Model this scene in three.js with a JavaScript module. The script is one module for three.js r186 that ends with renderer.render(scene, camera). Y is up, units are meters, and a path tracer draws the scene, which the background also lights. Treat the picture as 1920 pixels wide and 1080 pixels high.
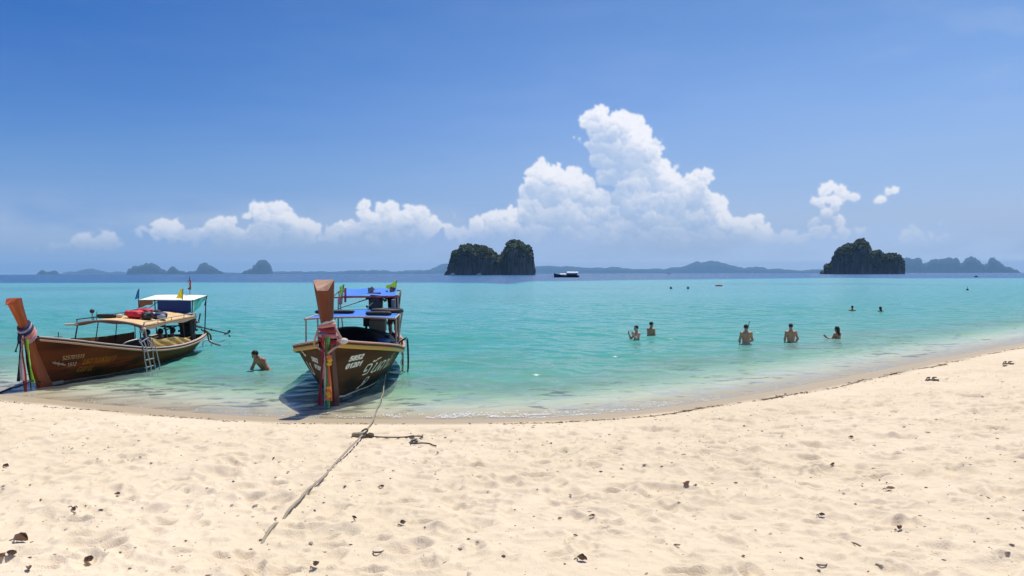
import * as THREE from 'three';
import { mergeGeometries, mergeVertices, toCreasedNormals } from 'three/addons/utils/BufferGeometryUtils.js';
import { RoundedBoxGeometry } from 'three/addons/geometries/RoundedBoxGeometry.js';

// ---------------------------------------------------------------- camera
const EYE = 2.9, FPX = 1407;                       // eye height over the sea; focal length in pixels of a 1920 px wide picture
const scene = new THREE.Scene();
const camera = new THREE.PerspectiveCamera(2 * Math.atan(540 / FPX) * 180 / Math.PI, 16 / 9, 0.1, 200000);
camera.position.set(0, EYE, 0);
camera.rotation.set(-Math.atan(27 / FPX), 0, -0.11 * Math.PI / 180, 'YXZ');
scene.add(camera);

const renderer = new THREE.WebGLRenderer({ antialias: true });
renderer.toneMapping = THREE.LinearToneMapping;
renderer.toneMappingExposure = 1.0;
renderer.shadowMap.enabled = true;

// ---------------------------------------------------------------- sun, air
const SUN_DIR = new THREE.Vector3(0.44, 2.6, -0.92).normalize();   // high, beyond the boats, a little to the right
const sun = new THREE.DirectionalLight(new THREE.Color().setRGB(1.0, 0.94, 0.83), 4.8);
sun.name = 'sun';
sun.position.copy(SUN_DIR).multiplyScalar(120);
sun.castShadow = true;
sun.shadow.mapSize.set(4096, 4096);
Object.assign(sun.shadow.camera, { left: -50, right: 50, top: 60, bottom: -60, near: 1, far: 300 });
scene.add(sun, sun.target);
scene.fog = new THREE.FogExp2(new THREE.Color().setRGB(0.36, 0.68, 1.0), 4e-5);

// ---------------------------------------------------------------- numbers
function rng(seed) {
  let a = seed >>> 0;
  return () => { a = (a + 0x6d2b79f5) | 0; let t = Math.imul(a ^ (a >>> 15), 1 | a); t = (t + Math.imul(t ^ (t >>> 7), 61 | t)) ^ t; return ((t ^ (t >>> 14)) >>> 0) / 4294967296; };
}
const { clamp, lerp } = THREE.MathUtils;
const sst = (x, a, b) => { const t = clamp((x - a) / (b - a), 0, 1); return t * t * (3 - 2 * t); };
const hash = (x, y, z) => { let h = Math.imul(x, 374761393) ^ Math.imul(y, 668265263) ^ Math.imul(z, 2147483647 ^ 0x5bd1e995); h = Math.imul(h ^ (h >>> 13), 1274126177); return ((h ^ (h >>> 16)) >>> 0) / 4294967296; };
function noise2(x, y, s = 0) {
  const ix = Math.floor(x), iy = Math.floor(y); let u = x - ix, v = y - iy; u = u * u * (3 - 2 * u); v = v * v * (3 - 2 * v);
  const a = hash(ix, iy, s), b = hash(ix + 1, iy, s), c = hash(ix, iy + 1, s), d = hash(ix + 1, iy + 1, s);
  return (a + (b - a) * u) * (1 - v) + (c + (d - c) * u) * v;
}
function noise3(x, y, z, s = 0) {
  const iz = Math.floor(z); let w = z - iz; w = w * w * (3 - 2 * w);
  return noise2(x, y, s + iz * 57) * (1 - w) + noise2(x, y, s + (iz + 1) * 57) * w;
}
function fbm2(x, y, n = 4, s = 0) { let a = 0.5, f = 0, t = 0; for (let i = 0; i < n; i++) { f += a * noise2(x, y, s + i * 7); t += a; x = x * 2.03 + 11.3; y = y * 2.03 + 5.7; a *= 0.5; } return f / t; }
function fbm3(x, y, z, n = 4, s = 0) { let a = 0.5, f = 0, t = 0; for (let i = 0; i < n; i++) { f += a * noise3(x, y, z, s + i * 7); t += a; x = x * 2.03 + 11.3; y = y * 2.03 + 5.7; z = z * 2.03 + 3.1; a *= 0.5; } return f / t; }
function curve(pts) {               // monotone-ish smooth interpolation through [x, y] pairs
  const n = pts.length, m = [];
  for (let i = 0; i < n; i++) { const a = pts[Math.max(0, i - 1)], b = pts[Math.min(n - 1, i + 1)]; m.push((b[1] - a[1]) / (b[0] - a[0])); }
  return (x) => {
    if (x <= pts[0][0]) return pts[0][1]; if (x >= pts[n - 1][0]) return pts[n - 1][1];
    let i = 0; while (x > pts[i + 1][0]) i++;
    const h = pts[i + 1][0] - pts[i][0], t = (x - pts[i][0]) / h, t2 = t * t, t3 = t2 * t;
    return (2 * t3 - 3 * t2 + 1) * pts[i][1] + (t3 - 2 * t2 + t) * h * m[i] + (-2 * t3 + 3 * t2) * pts[i + 1][1] + (t3 - t2) * h * m[i + 1];
  };
}

// ---------------------------------------------------------------- sky: clear tropical air with a belt of fair-weather cumulus round the horizon
function makeSky() {
  const W = 4096, H = 2048, data = new Float32Array(W * H * 4);
  const BW = W * 2, DEG = BW / 360, BH = Math.round(26 * DEG);      // cloud belt, drawn at twice the resolution
  const zb = new Float32Array(BW * BH).fill(-1e9), nx = new Float32Array(BW * BH), ny = new Float32Array(BW * BH), nz = new Float32Array(BW * BH), cov = new Float32Array(BW * BH), thin = new Float32Array(BW * BH);
  const R = rng(77);
  function puff(az, el, z, r, mx, my, mz, dens) {
    const cx = (az + 90) * DEG, cy = el * DEG, rp = r * DEG;       // az is measured from straight ahead (-z) to the right
    const y0 = Math.max(0, Math.floor(cy - rp)), y1 = Math.min(BH - 1, Math.ceil(cy + rp));
    for (let y = y0; y <= y1; y++) for (let x = Math.floor(cx - rp); x <= cx + rp; x++) {
      const dx = (x - cx) / rp, dy = (y - cy) / rp, d2 = dx * dx + dy * dy;
      if (d2 >= 1) continue;
      const xi = ((x % BW) + BW) % BW, i = y * BW + xi, c = (1 - sst(Math.sqrt(d2), 0.62, 1)) * dens, dz = Math.sqrt(1 - d2), zz = z + dz * r;
      cov[i] = 1 - (1 - cov[i]) * (1 - c);
      if (zz > zb[i]) { zb[i] = zz; nx[i] = dx * 0.6 + mx; ny[i] = dy * 0.6 + my; nz[i] = dz * 0.6 + mz; thin[i] = dens; }
    }
  }
  function lobe(az, el, r, dens = 1) {
    puff(az, el, 0, r * 0.86, 0, 0.1, 0.4, dens);
    const grow = (a, e, z, rr, level, px, py, pz) => {
      const n = level === 0 ? 16 : level === 1 ? 9 : 6;
      for (let k = 0; k < n; k++) {
        const t = R() * Math.PI * 2, zz = R() * 1.15 - 0.15, s = Math.sqrt(Math.max(0, 1 - zz * zz)); let dx = Math.cos(t) * s, dy = Math.sin(t) * s;
        if (dy < -0.2 && R() < 0.7) dy = -dy;
        const r1 = rr * (0.26 + 0.28 * R()), a1 = a + dx * rr * 0.78, e1 = e + dy * rr * 0.78, z1 = z + zz * rr * 0.78;
        const m = [px * 0.4 + dx * 0.6, py * 0.4 + dy * 0.6, pz * 0.4 + zz * 0.6];
        puff(a1, e1, z1, r1, m[0], m[1], m[2], dens * (0.75 + 0.25 * R()));
        if (r1 > 0.085 && level < 3) grow(a1, e1, z1, r1, level + 1, ...m);
      }
    };
    grow(az, el, 0, r, 0, 0, 0.2, 0.5);
  }
  const at = (x, y) => [Math.atan2(x - 960, FPX) * 180 / Math.PI, Math.atan2(513 - y, Math.hypot(FPX, x - 960)) * 180 / Math.PI];
  const seen = [
    [1122, 240, 30], [1160, 248, 34], [1118, 224, 13], [1176, 232, 18], [1200, 262, 22], [1140, 282, 36], [1185, 300, 46], [1155, 325, 34], [1205, 340, 44], [1140, 305, 30], [1238, 350, 30], [1258, 372, 30], [1195, 380, 46], [1240, 408, 46], [1180, 420, 36],
    [1310, 345, 25], [1326, 334, 14], [1300, 378, 32], [1328, 396, 32], [1346, 392, 18], [1360, 424, 27], [1300, 428, 36], [1390, 436, 22], [1418, 418, 13], [1436, 440, 18], [1470, 442, 14], [1268, 440, 34], [1232, 266, 8, .7], [1240, 276, 6, .6], [1216, 256, 8, .7], [1268, 312, 7, .4], [1090, 263, 5, .6], [1102, 266, 5, .5], [1078, 262, 3, .5],
    [1012, 326, 20], [1034, 334, 25], [1068, 340, 24], [998, 360, 27], [1040, 368, 38], [1088, 364, 28], [1118, 384, 28], [1060, 408, 42], [1004, 408, 36], [1110, 414, 32], [1148, 408, 28], [1172, 398, 16], [960, 400, 11], [930, 420, 24], [895, 426, 18], [960, 424, 28], [1180, 404, 12],
    [680, 388, 10], [686, 404, 13], [724, 400, 20], [736, 392, 14], [777, 398, 15], [790, 410, 18], [700, 424, 24], [750, 424, 27], [800, 430, 22], [840, 434, 14], [650, 434, 17], [637, 430, 9], [852, 402, 5, .5],
    [488, 400, 19], [520, 394, 17], [545, 430, 22], [503, 414, 18], [575, 434, 22], [480, 434, 12], [525, 424, 22], [590, 432, 12], [462, 404, 8, .8],
    [408, 424, 17], [430, 416, 13], [428, 434, 16], [385, 438, 11], [456, 438, 13], [470, 432, 10], [312, 430, 19], [335, 432, 18], [298, 440, 14], [346, 440, 11], [322, 446, 15],
    [162, 450, 14], [205, 450, 16], [185, 456, 12], [222, 458, 9], [143, 455, 10], [72, 467, 7, .9], [110, 463, 6, .8], [128, 466, 8, .4],
    [1550, 360, 13], [1576, 368, 13], [1597, 372, 11], [1535, 380, 12], [1560, 388, 14], [1545, 406, 12], [1568, 420, 13, .7], [1528, 418, 9, .8], [1580, 438, 12, .5], [1540, 440, 14, .5], [1510, 450, 14, .4],
    [1649, 377, 12], [1640, 382, 8, .8], [1672, 355, 8, .9], [1666, 356, 6, .8], [1762, 422, 6, .4], [1740, 450, 14, .22], [1775, 452, 12, .2], [22, 482, 10, .25],
    [250, 446, 16, 0.09], [272, 440, 14, 0.12], [360, 448, 22, 0.17], [400, 452, 24, 0.14], [440, 452, 26, 0.17], [500, 454, 30, 0.15], [560, 456, 28, 0.14], [612, 440, 18, 0.12], [625, 452, 24, 0.14], [680, 452, 32, 0.17], [740, 456, 34, 0.17], [800, 456, 30, 0.15], [850, 448, 24, 0.17], [885, 448, 26, 0.19], [930, 452, 32, 0.19], [1000, 452, 36, 0.19], [1080, 456, 40, 0.19], [1160, 456, 44, 0.19], [1240, 462, 44, 0.17], [1320, 462, 40, 0.15], [1400, 460, 34, 0.14], [1480, 458, 30, 0.11], [1545, 456, 24, 0.11], [1600, 440, 20, 0.08], [1700, 456, 26, 0.07], [180, 466, 20, 0.11], [110, 474, 16, 0.10], [50, 478, 16, 0.08],
  ];
  for (const [x, y, r, d] of seen) { const [a, e] = at(x, y); lobe(a, e, r * Math.cos(a * Math.PI / 180) / FPX * 180 / Math.PI, d ?? 1); }
  for (let k = 0, az = 41; az < 318; k++) {                          // the same kind of clouds all the way round
    const tall = R() < 0.16 ? 4 + 4 * R() : 1.2 + 1.8 * R(), wide = 2 + 5 * R();
    for (let j = 0; j < wide * (1 + tall * 0.45); j++) { const t = R(), r = 0.35 + 0.75 * R(); lobe(az + wide * (t * (1 - 0.25 * R())), 1.6 + 0.9 * R() + tall * R() * Math.sin(Math.PI * (0.15 + 0.7 * t)), r, 1); }
    az += wide + 0.6 + 5 * R();
  }
  const soft = (src, rad) => {                                       // box blur, both ways round
    const a = new Float32Array(BW * BH), b = new Float32Array(BW * BH), n = 2 * rad + 1;
    for (let y = 0; y < BH; y++) { let sum = 0; for (let x = -rad; x <= rad; x++) sum += src[y * BW + (x + BW) % BW]; for (let x = 0; x < BW; x++) { a[y * BW + x] = sum / n; sum += src[y * BW + (x + rad + 1) % BW] - src[y * BW + (x - rad + BW) % BW]; } }
    for (let x = 0; x < BW; x++) { let sum = 0; for (let y = -rad; y <= rad; y++) sum += a[clamp(y, 0, BH - 1) * BW + x]; for (let y = 0; y < BH; y++) { b[y * BW + x] = sum / n; sum += a[clamp(y + rad + 1, 0, BH - 1) * BW + x] - a[clamp(y - rad, 0, BH - 1) * BW + x]; } }
    return b;
  };
  const wide = soft(soft(cov, 14), 14), close = soft(cov, 4);
  const L = new THREE.Vector3(0.22, 0.93, 0.12).normalize();
  // clear air by height above the horizon
  const airR = curve([[0, .37], [2, .365], [4, .345], [7, .30], [11, .23], [15, .172], [20, .124], [30, .065], [50, .035], [90, .045]]);
  const airG = curve([[0, .51], [2, .505], [4, .49], [7, .465], [11, .40], [15, .336], [20, .27], [30, .16], [50, .115], [90, .13]]);
  const airB = curve([[0, .72], [2, .73], [4, .745], [7, .76], [11, .76], [15, .71], [20, .63], [30, .50], [50, .44], [90, .46]]);
  for (let row = 0; row < H; row++) {
    const el = ((row + 0.5) / H - 0.5) * 180, e0 = Math.max(el, 0), ar = airR(e0), ag = airG(e0), ab = airB(e0);
    for (let col = 0; col < W; col++) {
      const rd = ((col + 0.5) / W - 0.5) * 2 * Math.PI, ce = Math.cos(el * Math.PI / 180), d = new THREE.Vector3(Math.cos(rd) * ce, Math.sin(el * Math.PI / 180), Math.sin(rd) * ce);
      const c = clamp(d.dot(SUN_DIR), -1, 1), glow = 0.10 * Math.exp((c - 1) * 9) + 0.35 * Math.exp((c - 1) * 60);
      let az = rd * 180 / Math.PI + 90; if (az > 180) az -= 360;
      const lift = lerp(0.73, 1.17, sst(az, -44, 38) * (1 - sst(az, 110, 180) * 0.5) + sst(-az, 70, 180) * 0.5), hi = 0.36 + 0.64 * sst(e0, 2, 15);   // clearer and deeper blue away from the sun's side
      let r = ar * Math.pow(lift, (lift < 1 ? 3.1 : 1.3) * hi) + glow, g = ag * Math.pow(lift, (lift < 1 ? 1.75 : 1) * hi) + glow, b = ab * Math.pow(lift, (lift < 1 ? 0.85 : 0.5) * hi) + glow;
      const T = Math.exp(-4e-5 * Math.min(44000, 680 / Math.max(Math.sin(e0 * Math.PI / 180), 1e-3)));   // the lowest haze is built as fog; this is the air above and beyond it
      r = Math.max(0.02, (r - 0.19 * (1 - T)) / T); g = Math.max(0.04, (g - 0.324 * (1 - T)) / T); b = Math.max(0.08, (b - 0.5 * (1 - T)) / T);
      const hz = 0.03 * (fbm2(az * 0.12, el * 0.9, 4, 5) - 0.5) * sst(el, 0, 3) * (1 - sst(el, 14, 30)); r += hz; g += hz * 0.9; b += hz * 0.5;
      if (el > 0 && el < 7) { const bank = sst(el, 0.6, 2.2) * (1 - sst(el, 3.2, 6.2)) * sst(fbm2(az * 0.16 + 3, el * 0.45, 5, 66), 0.34, 0.66) * 0.6; r = lerp(r, 0.50, bank); g = lerp(g, 0.62, bank); b = lerp(b, 0.82, bank); }
      if (el > 9 && el < 24) { const w = sst(fbm2(az * 0.22 + el * 0.3, el * 0.5 - az * 0.1, 5, 166), 0.56, 0.80) * sst(el, 9, 12) * (1 - sst(el, 18, 24)) * (0.02 + 0.10 * sst(az, 24, 33)); r = lerp(r, 0.62, w); g = lerp(g, 0.70, w); b = lerp(b, 0.86, w); }
      if (el > 0 && el < 25) {
        let sl = 0, sa = 0, n = 0;
        for (let sy = 0; sy < 2; sy++) for (let sx = 0; sx < 2; sx++) {
          const bx0 = col * 2 + sx, by0 = el * DEG + sy - 0.5;
          const wx = (fbm2(bx0 * 0.16, by0 * 0.16, 3, 31) - 0.5) * 8 + (noise2(bx0 * 0.04, by0 * 0.04, 33) - 0.5) * 12, wy = (fbm2(bx0 * 0.16, by0 * 0.16, 3, 91) - 0.5) * 8 + (noise2(bx0 * 0.04, by0 * 0.04, 93) - 0.5) * 10;
          const bx = Math.round(bx0 - BW / 4 + wx + BW * 0.25), by = clamp(Math.round(by0 + wy), 0, BH - 1);
          // texture column -> azimuth: col 0 is round = -pi, that is az = -90
          const i = by * BW + (((bx) % BW) + BW) % BW;
          let a0 = cov[i]; if (a0 <= 0) continue; a0 = Math.max(0, a0 - Math.max(0, fbm2(bx0 * 0.085, by0 * 0.085, 4, 131) - 0.36) * 2.6 * (1 - sst(close[i], 0.45, 0.98)));
          const nl = Math.hypot(nx[i], ny[i], nz[i]) || 1, lam = (nx[i] * L.x + ny[i] * L.y + nz[i] * L.z) / nl;
          const a = sst(a0 * 0.85 + close[i] * 0.22, 0.2, 0.85) * (0.6 + 0.4 * thin[i]);
          const up = clamp(by + 20, 0, BH - 1), up2 = clamp(by + 42, 0, BH - 1), sx2 = ((bx + 8) % BW + BW) % BW, cover = 0.6 * wide[up * BW + sx2] + 0.4 * wide[up2 * BW + sx2];
          sl += a * clamp(0.86 + 0.58 * lam - 0.56 * sst(cover, 0.15, 1) - 0.12 * sst(close[i], 0.7, 1) + (fbm2(bx0 * 0.035, by0 * 0.035, 4, 17) - 0.5) * 0.55, 0, 1); sa += a; n++;
        }
        if (sa > 0) {
          const lit = sl / sa; let a = sa / 4;
          a *= (0.3 + 0.7 * sst(el, 1.3, 4.4)) * sst(el, 0.7, 2.3) * 0.96;                              // bases melt into the haze
          const deep = 1 - sst(el, 1.5, 6) * 0.75, k = Math.pow(lit, 1.25);
          const cr = lerp(lerp(0.50, 0.40, deep), 1.06, k), cg = lerp(lerp(0.63, 0.56, deep), 1.05, k), cb = lerp(lerp(0.87, 0.80, deep), 1.08, k);
          r = lerp(r, cr, a); g = lerp(g, cg, a); b = lerp(b, cb, a);
        }
      }
      const o = (row * W + col) * 4; data[o] = r; data[o + 1] = g; data[o + 2] = b; data[o + 3] = 1;
    }
  }
  const t = new THREE.DataTexture(data, W, H, THREE.RGBAFormat, THREE.FloatType);
  t.mapping = THREE.EquirectangularReflectionMapping; t.magFilter = THREE.LinearFilter; t.minFilter = THREE.LinearFilter; t.needsUpdate = true;
  return t;
}
scene.background = makeSky();
scene.environment = scene.background;

// ---------------------------------------------------------------- helpers
const names = new Map();
function numbered(name) { const n = names.get(name) ?? 0; names.set(name, n + 1); return n ? name + '_' + String(n).padStart(3, '0') : name; }
function shadows(o) { o.castShadow = o.receiveShadow = true; return o; }
function tag(o, label, category, group) { o.userData.label = label; if (category) o.userData.category = category; if (group) o.userData.group = group; return o; }
function mesh(name, geo, mat, parent = scene) { const o = shadows(new THREE.Mesh(geo, mat)); o.name = numbered(name); parent.add(o); return o; }
function part(name, geo, mat, parent) { const o = shadows(new THREE.Mesh(geo, mat)); o.name = name; const same = parent.children.filter((c) => c.name === name || c.name.startsWith(name + '_')).length; if (same) o.name = name + '_' + String(same).padStart(3, '0'); parent.add(o); return o; }
function thing(name, label, category, pos = [0, 0, 0], turn = 0, group) { const o = new THREE.Group(); o.name = numbered(name); o.position.set(...pos); o.rotation.y = turn; scene.add(o); return tag(o, label, category, group); }
function kind(o, k) { o.userData.kind = k; return o; }
const V = (x, y, z) => new THREE.Vector3(x, y, z);
const rgb = (r, g, b) => new THREE.Color().setRGB(r, g, b);
function merge(list) { return mergeGeometries(list.map((g) => { g = g.index ? g.toNonIndexed() : g; for (const k of Object.keys(g.attributes)) if (!['position', 'normal', 'uv'].includes(k)) g.deleteAttribute(k); return g; })); }
function std(color, roughness = 0.7, extra = {}) { return new THREE.MeshStandardMaterial({ color, roughness, ...extra }); }
function tex(data, w, h, srgb) { const t = new THREE.DataTexture(data, w, h, THREE.RGBAFormat, THREE.UnsignedByteType); t.wrapS = t.wrapT = THREE.RepeatWrapping; t.magFilter = THREE.LinearFilter; t.minFilter = THREE.LinearMipmapLinearFilter; if (srgb) t.colorSpace = THREE.SRGBColorSpace; t.needsUpdate = true; return t; }
function heightTex(n, f) { const d = new Uint8Array(n * n * 4); for (let y = 0; y < n; y++) for (let x = 0; x < n; x++) { const v = clamp(f(x / n, y / n), 0, 1) * 255, i = (y * n + x) * 4; d[i] = d[i + 1] = d[i + 2] = v; d[i + 3] = 255; } return tex(d, n, n); }
function tnoise(u, v, p, s) {       // value noise that repeats after p cells
  const x = u * p, y = v * p, ix = Math.floor(x), iy = Math.floor(y); let a = x - ix, b = y - iy; a = a * a * (3 - 2 * a); b = b * b * (3 - 2 * b);
  const h = (i, j) => hash(((i % p) + p) % p, ((j % p) + p) % p, s);
  return (h(ix, iy) * (1 - a) + h(ix + 1, iy) * a) * (1 - b) + (h(ix, iy + 1) * (1 - a) + h(ix + 1, iy + 1) * a) * b;
}
function tube(pts, r, seg = 8, closed = false, steps) { const c = new THREE.CatmullRomCurve3(pts, closed, 'centripetal'); return new THREE.TubeGeometry(c, steps ?? Math.max(2, (pts.length - 1) * 6), r, seg, closed); }
function rod(a, b, r, r2 = r, seg = 8) { const d = b.clone().sub(a), l = d.length(), g = new THREE.CylinderGeometry(r2, r, l, seg); g.translate(0, l / 2, 0); g.applyQuaternion(new THREE.Quaternion().setFromUnitVectors(V(0, 1, 0), d.normalize())); g.translate(a.x, a.y, a.z); return g; }
function box(w, h, d, x, y, z, bevel = 0.01) { const g = new RoundedBoxGeometry(w, h, d, 2, Math.min(bevel, w / 2.1, h / 2.1, d / 2.1)); g.translate(x, y, z); return g; }
function gridGeo(nu, nv, f, uvf) {  // f(u, v) -> [x, y, z]
  const p = [], uv = [], ix = [];
  for (let j = 0; j <= nv; j++) for (let i = 0; i <= nu; i++) { const q = f(i / nu, j / nv); p.push(q[0], q[1], q[2]); const t = uvf ? uvf(i / nu, j / nv) : [i / nu, j / nv]; uv.push(t[0], t[1]); }
  for (let j = 0; j < nv; j++) for (let i = 0; i < nu; i++) { const a = j * (nu + 1) + i, b = a + 1, c = a + nu + 1, d = c + 1; ix.push(a, b, d, a, d, c); }
  const g = new THREE.BufferGeometry(); g.setAttribute('position', new THREE.Float32BufferAttribute(p, 3)); g.setAttribute('uv', new THREE.Float32BufferAttribute(uv, 2)); g.setIndex(ix); g.computeVertexNormals(); return g;
}

// ---------------------------------------------------------------- beach and sea floor
// shoreline: distance from the camera plane (z = -d) against x
const shore = curve([[-120, 60], [-60, 40], [-30, 26.5], [-20, 21.5], [-12.6, 18.2], [-9.9, 17.0], [-7.5, 16.0], [-4.9, 15.15], [-2.76, 14.9], [0, 14.95], [2.1, 15.5], [5.5, 17.7], [9.6, 21.1], [13.6, 24.6], [21.4, 31.2], [40, 47], [90, 92], [200, 190]]);
function inland(x, z) { const d = -z, s = (shore(x + 0.5) - shore(x - 0.5)); return (shore(x) - d) / Math.sqrt(1 + s * s); }   // metres up the beach from the waterline, negative at sea
const floorDepth = curve([[0, 0], [1, .05], [3, .13], [5.5, .21], [8, .27], [13, .35], [20, .45], [40, .66], [80, 1.0], [150, 1.5], [420, 2.8], [500, 9], [700, 22], [1500, 30]]);   // as shallow as the bottom looks at such a low angle
const tintDepth = curve([[0, 0], [1, .10], [3, .36], [5.5, .74], [8, .94], [13, 1.12], [20, 1.32], [40, 1.6], [80, 1.9], [150, 2.2], [180, 2.6], [203, 4.6], [235, 10], [400, 22], [1000, 30]]);   // how thick the water is that one looks through
const rise = curve([[0, 0], [0.6, 0.05], [1.2, 0.12], [3, 0.30], [8, 0.78], [13, 1.22], [18, 1.42], [30, 1.8], [60, 2.2], [200, 3.5]]);
function base(x, z) { const e = inland(x, z); return e >= 0 ? rise(e) : -floorDepth(-e); }
function pits(x, z, cell, s, depth, rad) {           // trampled dents with soft rims
  let h = 0; const cx = Math.floor(x / cell), cz = Math.floor(z / cell);
  for (let j = -1; j <= 1; j++) for (let i = -1; i <= 1; i++) {
    const a = cx + i, b = cz + j, k = hash(a, b, s); if (k < 0.25) continue;
    const px = (a + 0.1 + 0.8 * hash(a, b, s + 1)) * cell, pz = (b + 0.1 + 0.8 * hash(a, b, s + 2)) * cell, t = hash(a, b, s + 3) * Math.PI, r = rad * (0.6 + 0.7 * hash(a, b, s + 4));
    const dx = x - px, dz = z - pz, u = (dx * Math.cos(t) + dz * Math.sin(t)) / (r * 1.55), v = (-dx * Math.sin(t) + dz * Math.cos(t)) / r, q = Math.sqrt(u * u + v * v);
    if (q < 1.9) h += depth * k * (q < 1 ? -(1 - q * q) * (1 - q * q) * 1.0 : 0) + depth * k * 0.42 * Math.exp(-(q - 1.12) * (q - 1.12) * 16);
  }
  return h;
}
function relief(x, z) {
  const e = inland(x, z);
  if (e < -30) return 0;
  const dry = sst(e, 0.7, 2.6), wobble = (fbm2(x * 1.1, z * 1.1, 3, 40) - 0.5);
  const wx = x + (noise2(x * 3, z * 3, 60) - 0.5) * 0.16, wz = z + (noise2(x * 3, z * 3, 61) - 0.5) * 0.16;
  let h = dry * (wobble * 0.10 + pits(wx, wz, 0.42, 3, 0.062, 0.15) + pits(wx + 9, wz, 0.27, 13, 0.032, 0.075) + pits(wx, wz + 5, 0.95, 23, 0.05, 0.30) + pits(wx - 3, wz, 0.17, 33, 0.013, 0.05) + (fbm2(x * 9, z * 9, 2, 47) - 0.5) * 0.022 + (noise2(x * 24, z * 24, 49) - 0.5) * 0.006);
  if (e < 0) h += (noise2(x * 2.4 + z * 0.6, z * 3.1, 71) - 0.5) * 0.025 * sst(-e, 0.3, 2) + (fbm2(x * 0.5, z * 0.5, 3, 72) - 0.5) * 0.07 * sst(-e, 1.5, 6);
  return h;
}
const ground = (x, z) => base(x, z) + relief(x, z);
function polar(angles, radii, f) {                    // sheet round the origin; f(x, z, d) -> [y, r, g, b]
  const na = angles.length, nr = radii.length, p = new Float32Array(na * nr * 3), c = new Float32Array(na * nr * 3), uv = new Float32Array(na * nr * 2), uv1 = new Float32Array(na * nr * 2), ix = new Uint32Array((na - 1) * (nr - 1) * 6);
  let k = 0;
  for (let j = 0; j < nr; j++) for (let i = 0; i < na; i++, k++) {
    const x = Math.sin(angles[i]) * radii[j], z = -Math.cos(angles[i]) * radii[j], q = f(x, z, radii[j]);
    p[k * 3] = x; p[k * 3 + 1] = q[0]; p[k * 3 + 2] = z; c[k * 3] = q[1]; c[k * 3 + 1] = q[2]; c[k * 3 + 2] = q[3]; uv[k * 2] = x; uv[k * 2 + 1] = -z; uv1[k * 2] = q[4] ?? 0.5; uv1[k * 2 + 1] = 0.5;
  }
  k = 0;
  for (let j = 0; j < nr - 1; j++) for (let i = 0; i < na - 1; i++) { const a = j * na + i, b = a + 1, d = a + na, e = d + 1; ix[k++] = a; ix[k++] = b; ix[k++] = e; ix[k++] = a; ix[k++] = e; ix[k++] = d; }
  const g = new THREE.BufferGeometry();
  g.setAttribute('position', new THREE.BufferAttribute(p, 3)); g.setAttribute('color', new THREE.BufferAttribute(c, 3)); g.setAttribute('uv', new THREE.BufferAttribute(uv, 2)); g.setAttribute('uv1', new THREE.BufferAttribute(uv1, 2)); g.setIndex(new THREE.BufferAttribute(ix, 1)); g.computeVertexNormals();
  return g;
}
function fan(fine, step, limit, coarse) { const a = []; let t = -limit; while (t < limit) { a.push(t * Math.PI / 180); const f = Math.abs(t + step / 2) < fine ? step : Math.min(coarse, step + (Math.abs(t) - fine) * 0.25 + 0.05); t += f; } a.push(limit * Math.PI / 180); return a; }
function rings(list) { const r = []; for (const [from, to, add, grow] of list) { let d = from; while (d < to) { r.push(d); d += Math.max(add, d * grow); } } r.push(list[list.length - 1][1]); return r; }

const grain = heightTex(512, (u, v) => 0.35 * tnoise(u, v, 256, 1) + 0.3 * tnoise(u, v, 128, 2) + 0.2 * tnoise(u, v, 40, 3) + 0.15 * tnoise(u, v, 16, 4));
grain.repeat.set(1 / 0.9, 1 / 0.9);
const sandMat = new THREE.MeshStandardMaterial({ name: 'coral_sand', vertexColors: true, roughness: 0.95, bumpMap: grain, bumpScale: 0.009 });
const dampTex = heightTex(64, (u) => lerp(0.95, 0.55, u)); dampTex.wrapS = dampTex.wrapT = THREE.ClampToEdgeWrapping; dampTex.channel = 1; sandMat.roughnessMap = dampTex; sandMat.roughness = 1;   // the wet edge has a dull shine
const weedAt = (x, z, e) => {                          // dark patches of weed and rubble on the sea floor
  const d = -e, n = fbm2(x * 1.7, z * 3.4, 5, 201), m = fbm2(x * 0.22, z * 0.3, 3, 211);
  return sst(n + m * 0.55, 0.91, 1.02) * sst(d, 0.5, 1.2) * (1 - sst(d, 6, 14) * 0.85);
};
const land = mesh('beach', polar(fan(38, 0.1, 179.9, 8), rings([[0.4, 3.5, 0.2, 0], [3.5, 18, 0.016, 0.0028], [18.05, 40, 0.09, 0.006], [40.3, 250, 0.5, 0.03], [255, 43500, 5, 0.16]]), (x, z, d) => {
  const e = inland(x, z), near = d < 45, y = base(x, z) + (near ? relief(x, z) : 0);
  const mot = near ? fbm2(x * 0.7, z * 0.7, 3, 90) : 0.5, fine = near ? fbm2(x * 7, z * 7, 2, 95) : 0.5;
  let r = 0.73, g = 0.605, b = 0.422; const v = 0.90 + 0.14 * mot + 0.10 * (fine - 0.5); r *= v; g *= v; b *= v * (0.97 + 0.06 * mot);
  const edge = (near ? (fbm2(x * 0.8, z * 0.8, 3, 300) - 0.5) * 0.9 : 0), wet = 1 - sst(e + edge * 0.5, 0.55, 1.15);
  r = lerp(r, 0.42, wet); g = lerp(g, 0.33, wet); b = lerp(b, 0.20, wet);
  const sub = sst(-e, 0.1, 2.2); { const rub = near ? 0.80 + 0.40 * fbm2(x * 2.2 + z, z * 4.2, 4, 320) : 1; r = lerp(r, 0.57 * rub, sub); g = lerp(g, 0.535 * rub, sub); b = lerp(b, 0.42 * rub, sub); }
  if (e < 0 && d < 250) { const w = weedAt(x, z, e) * 0.95; r = lerp(r, 0.09, w); g = lerp(g, 0.085, w); b = lerp(b, 0.05, w); }
  return [y, r, g, b, clamp(wet * 0.99, 0.004, 0.996)];
}), sandMat);
kind(land, 'structure'); tag(land, 'pale coral sand beach, trampled and dented, running down under the sea');

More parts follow.
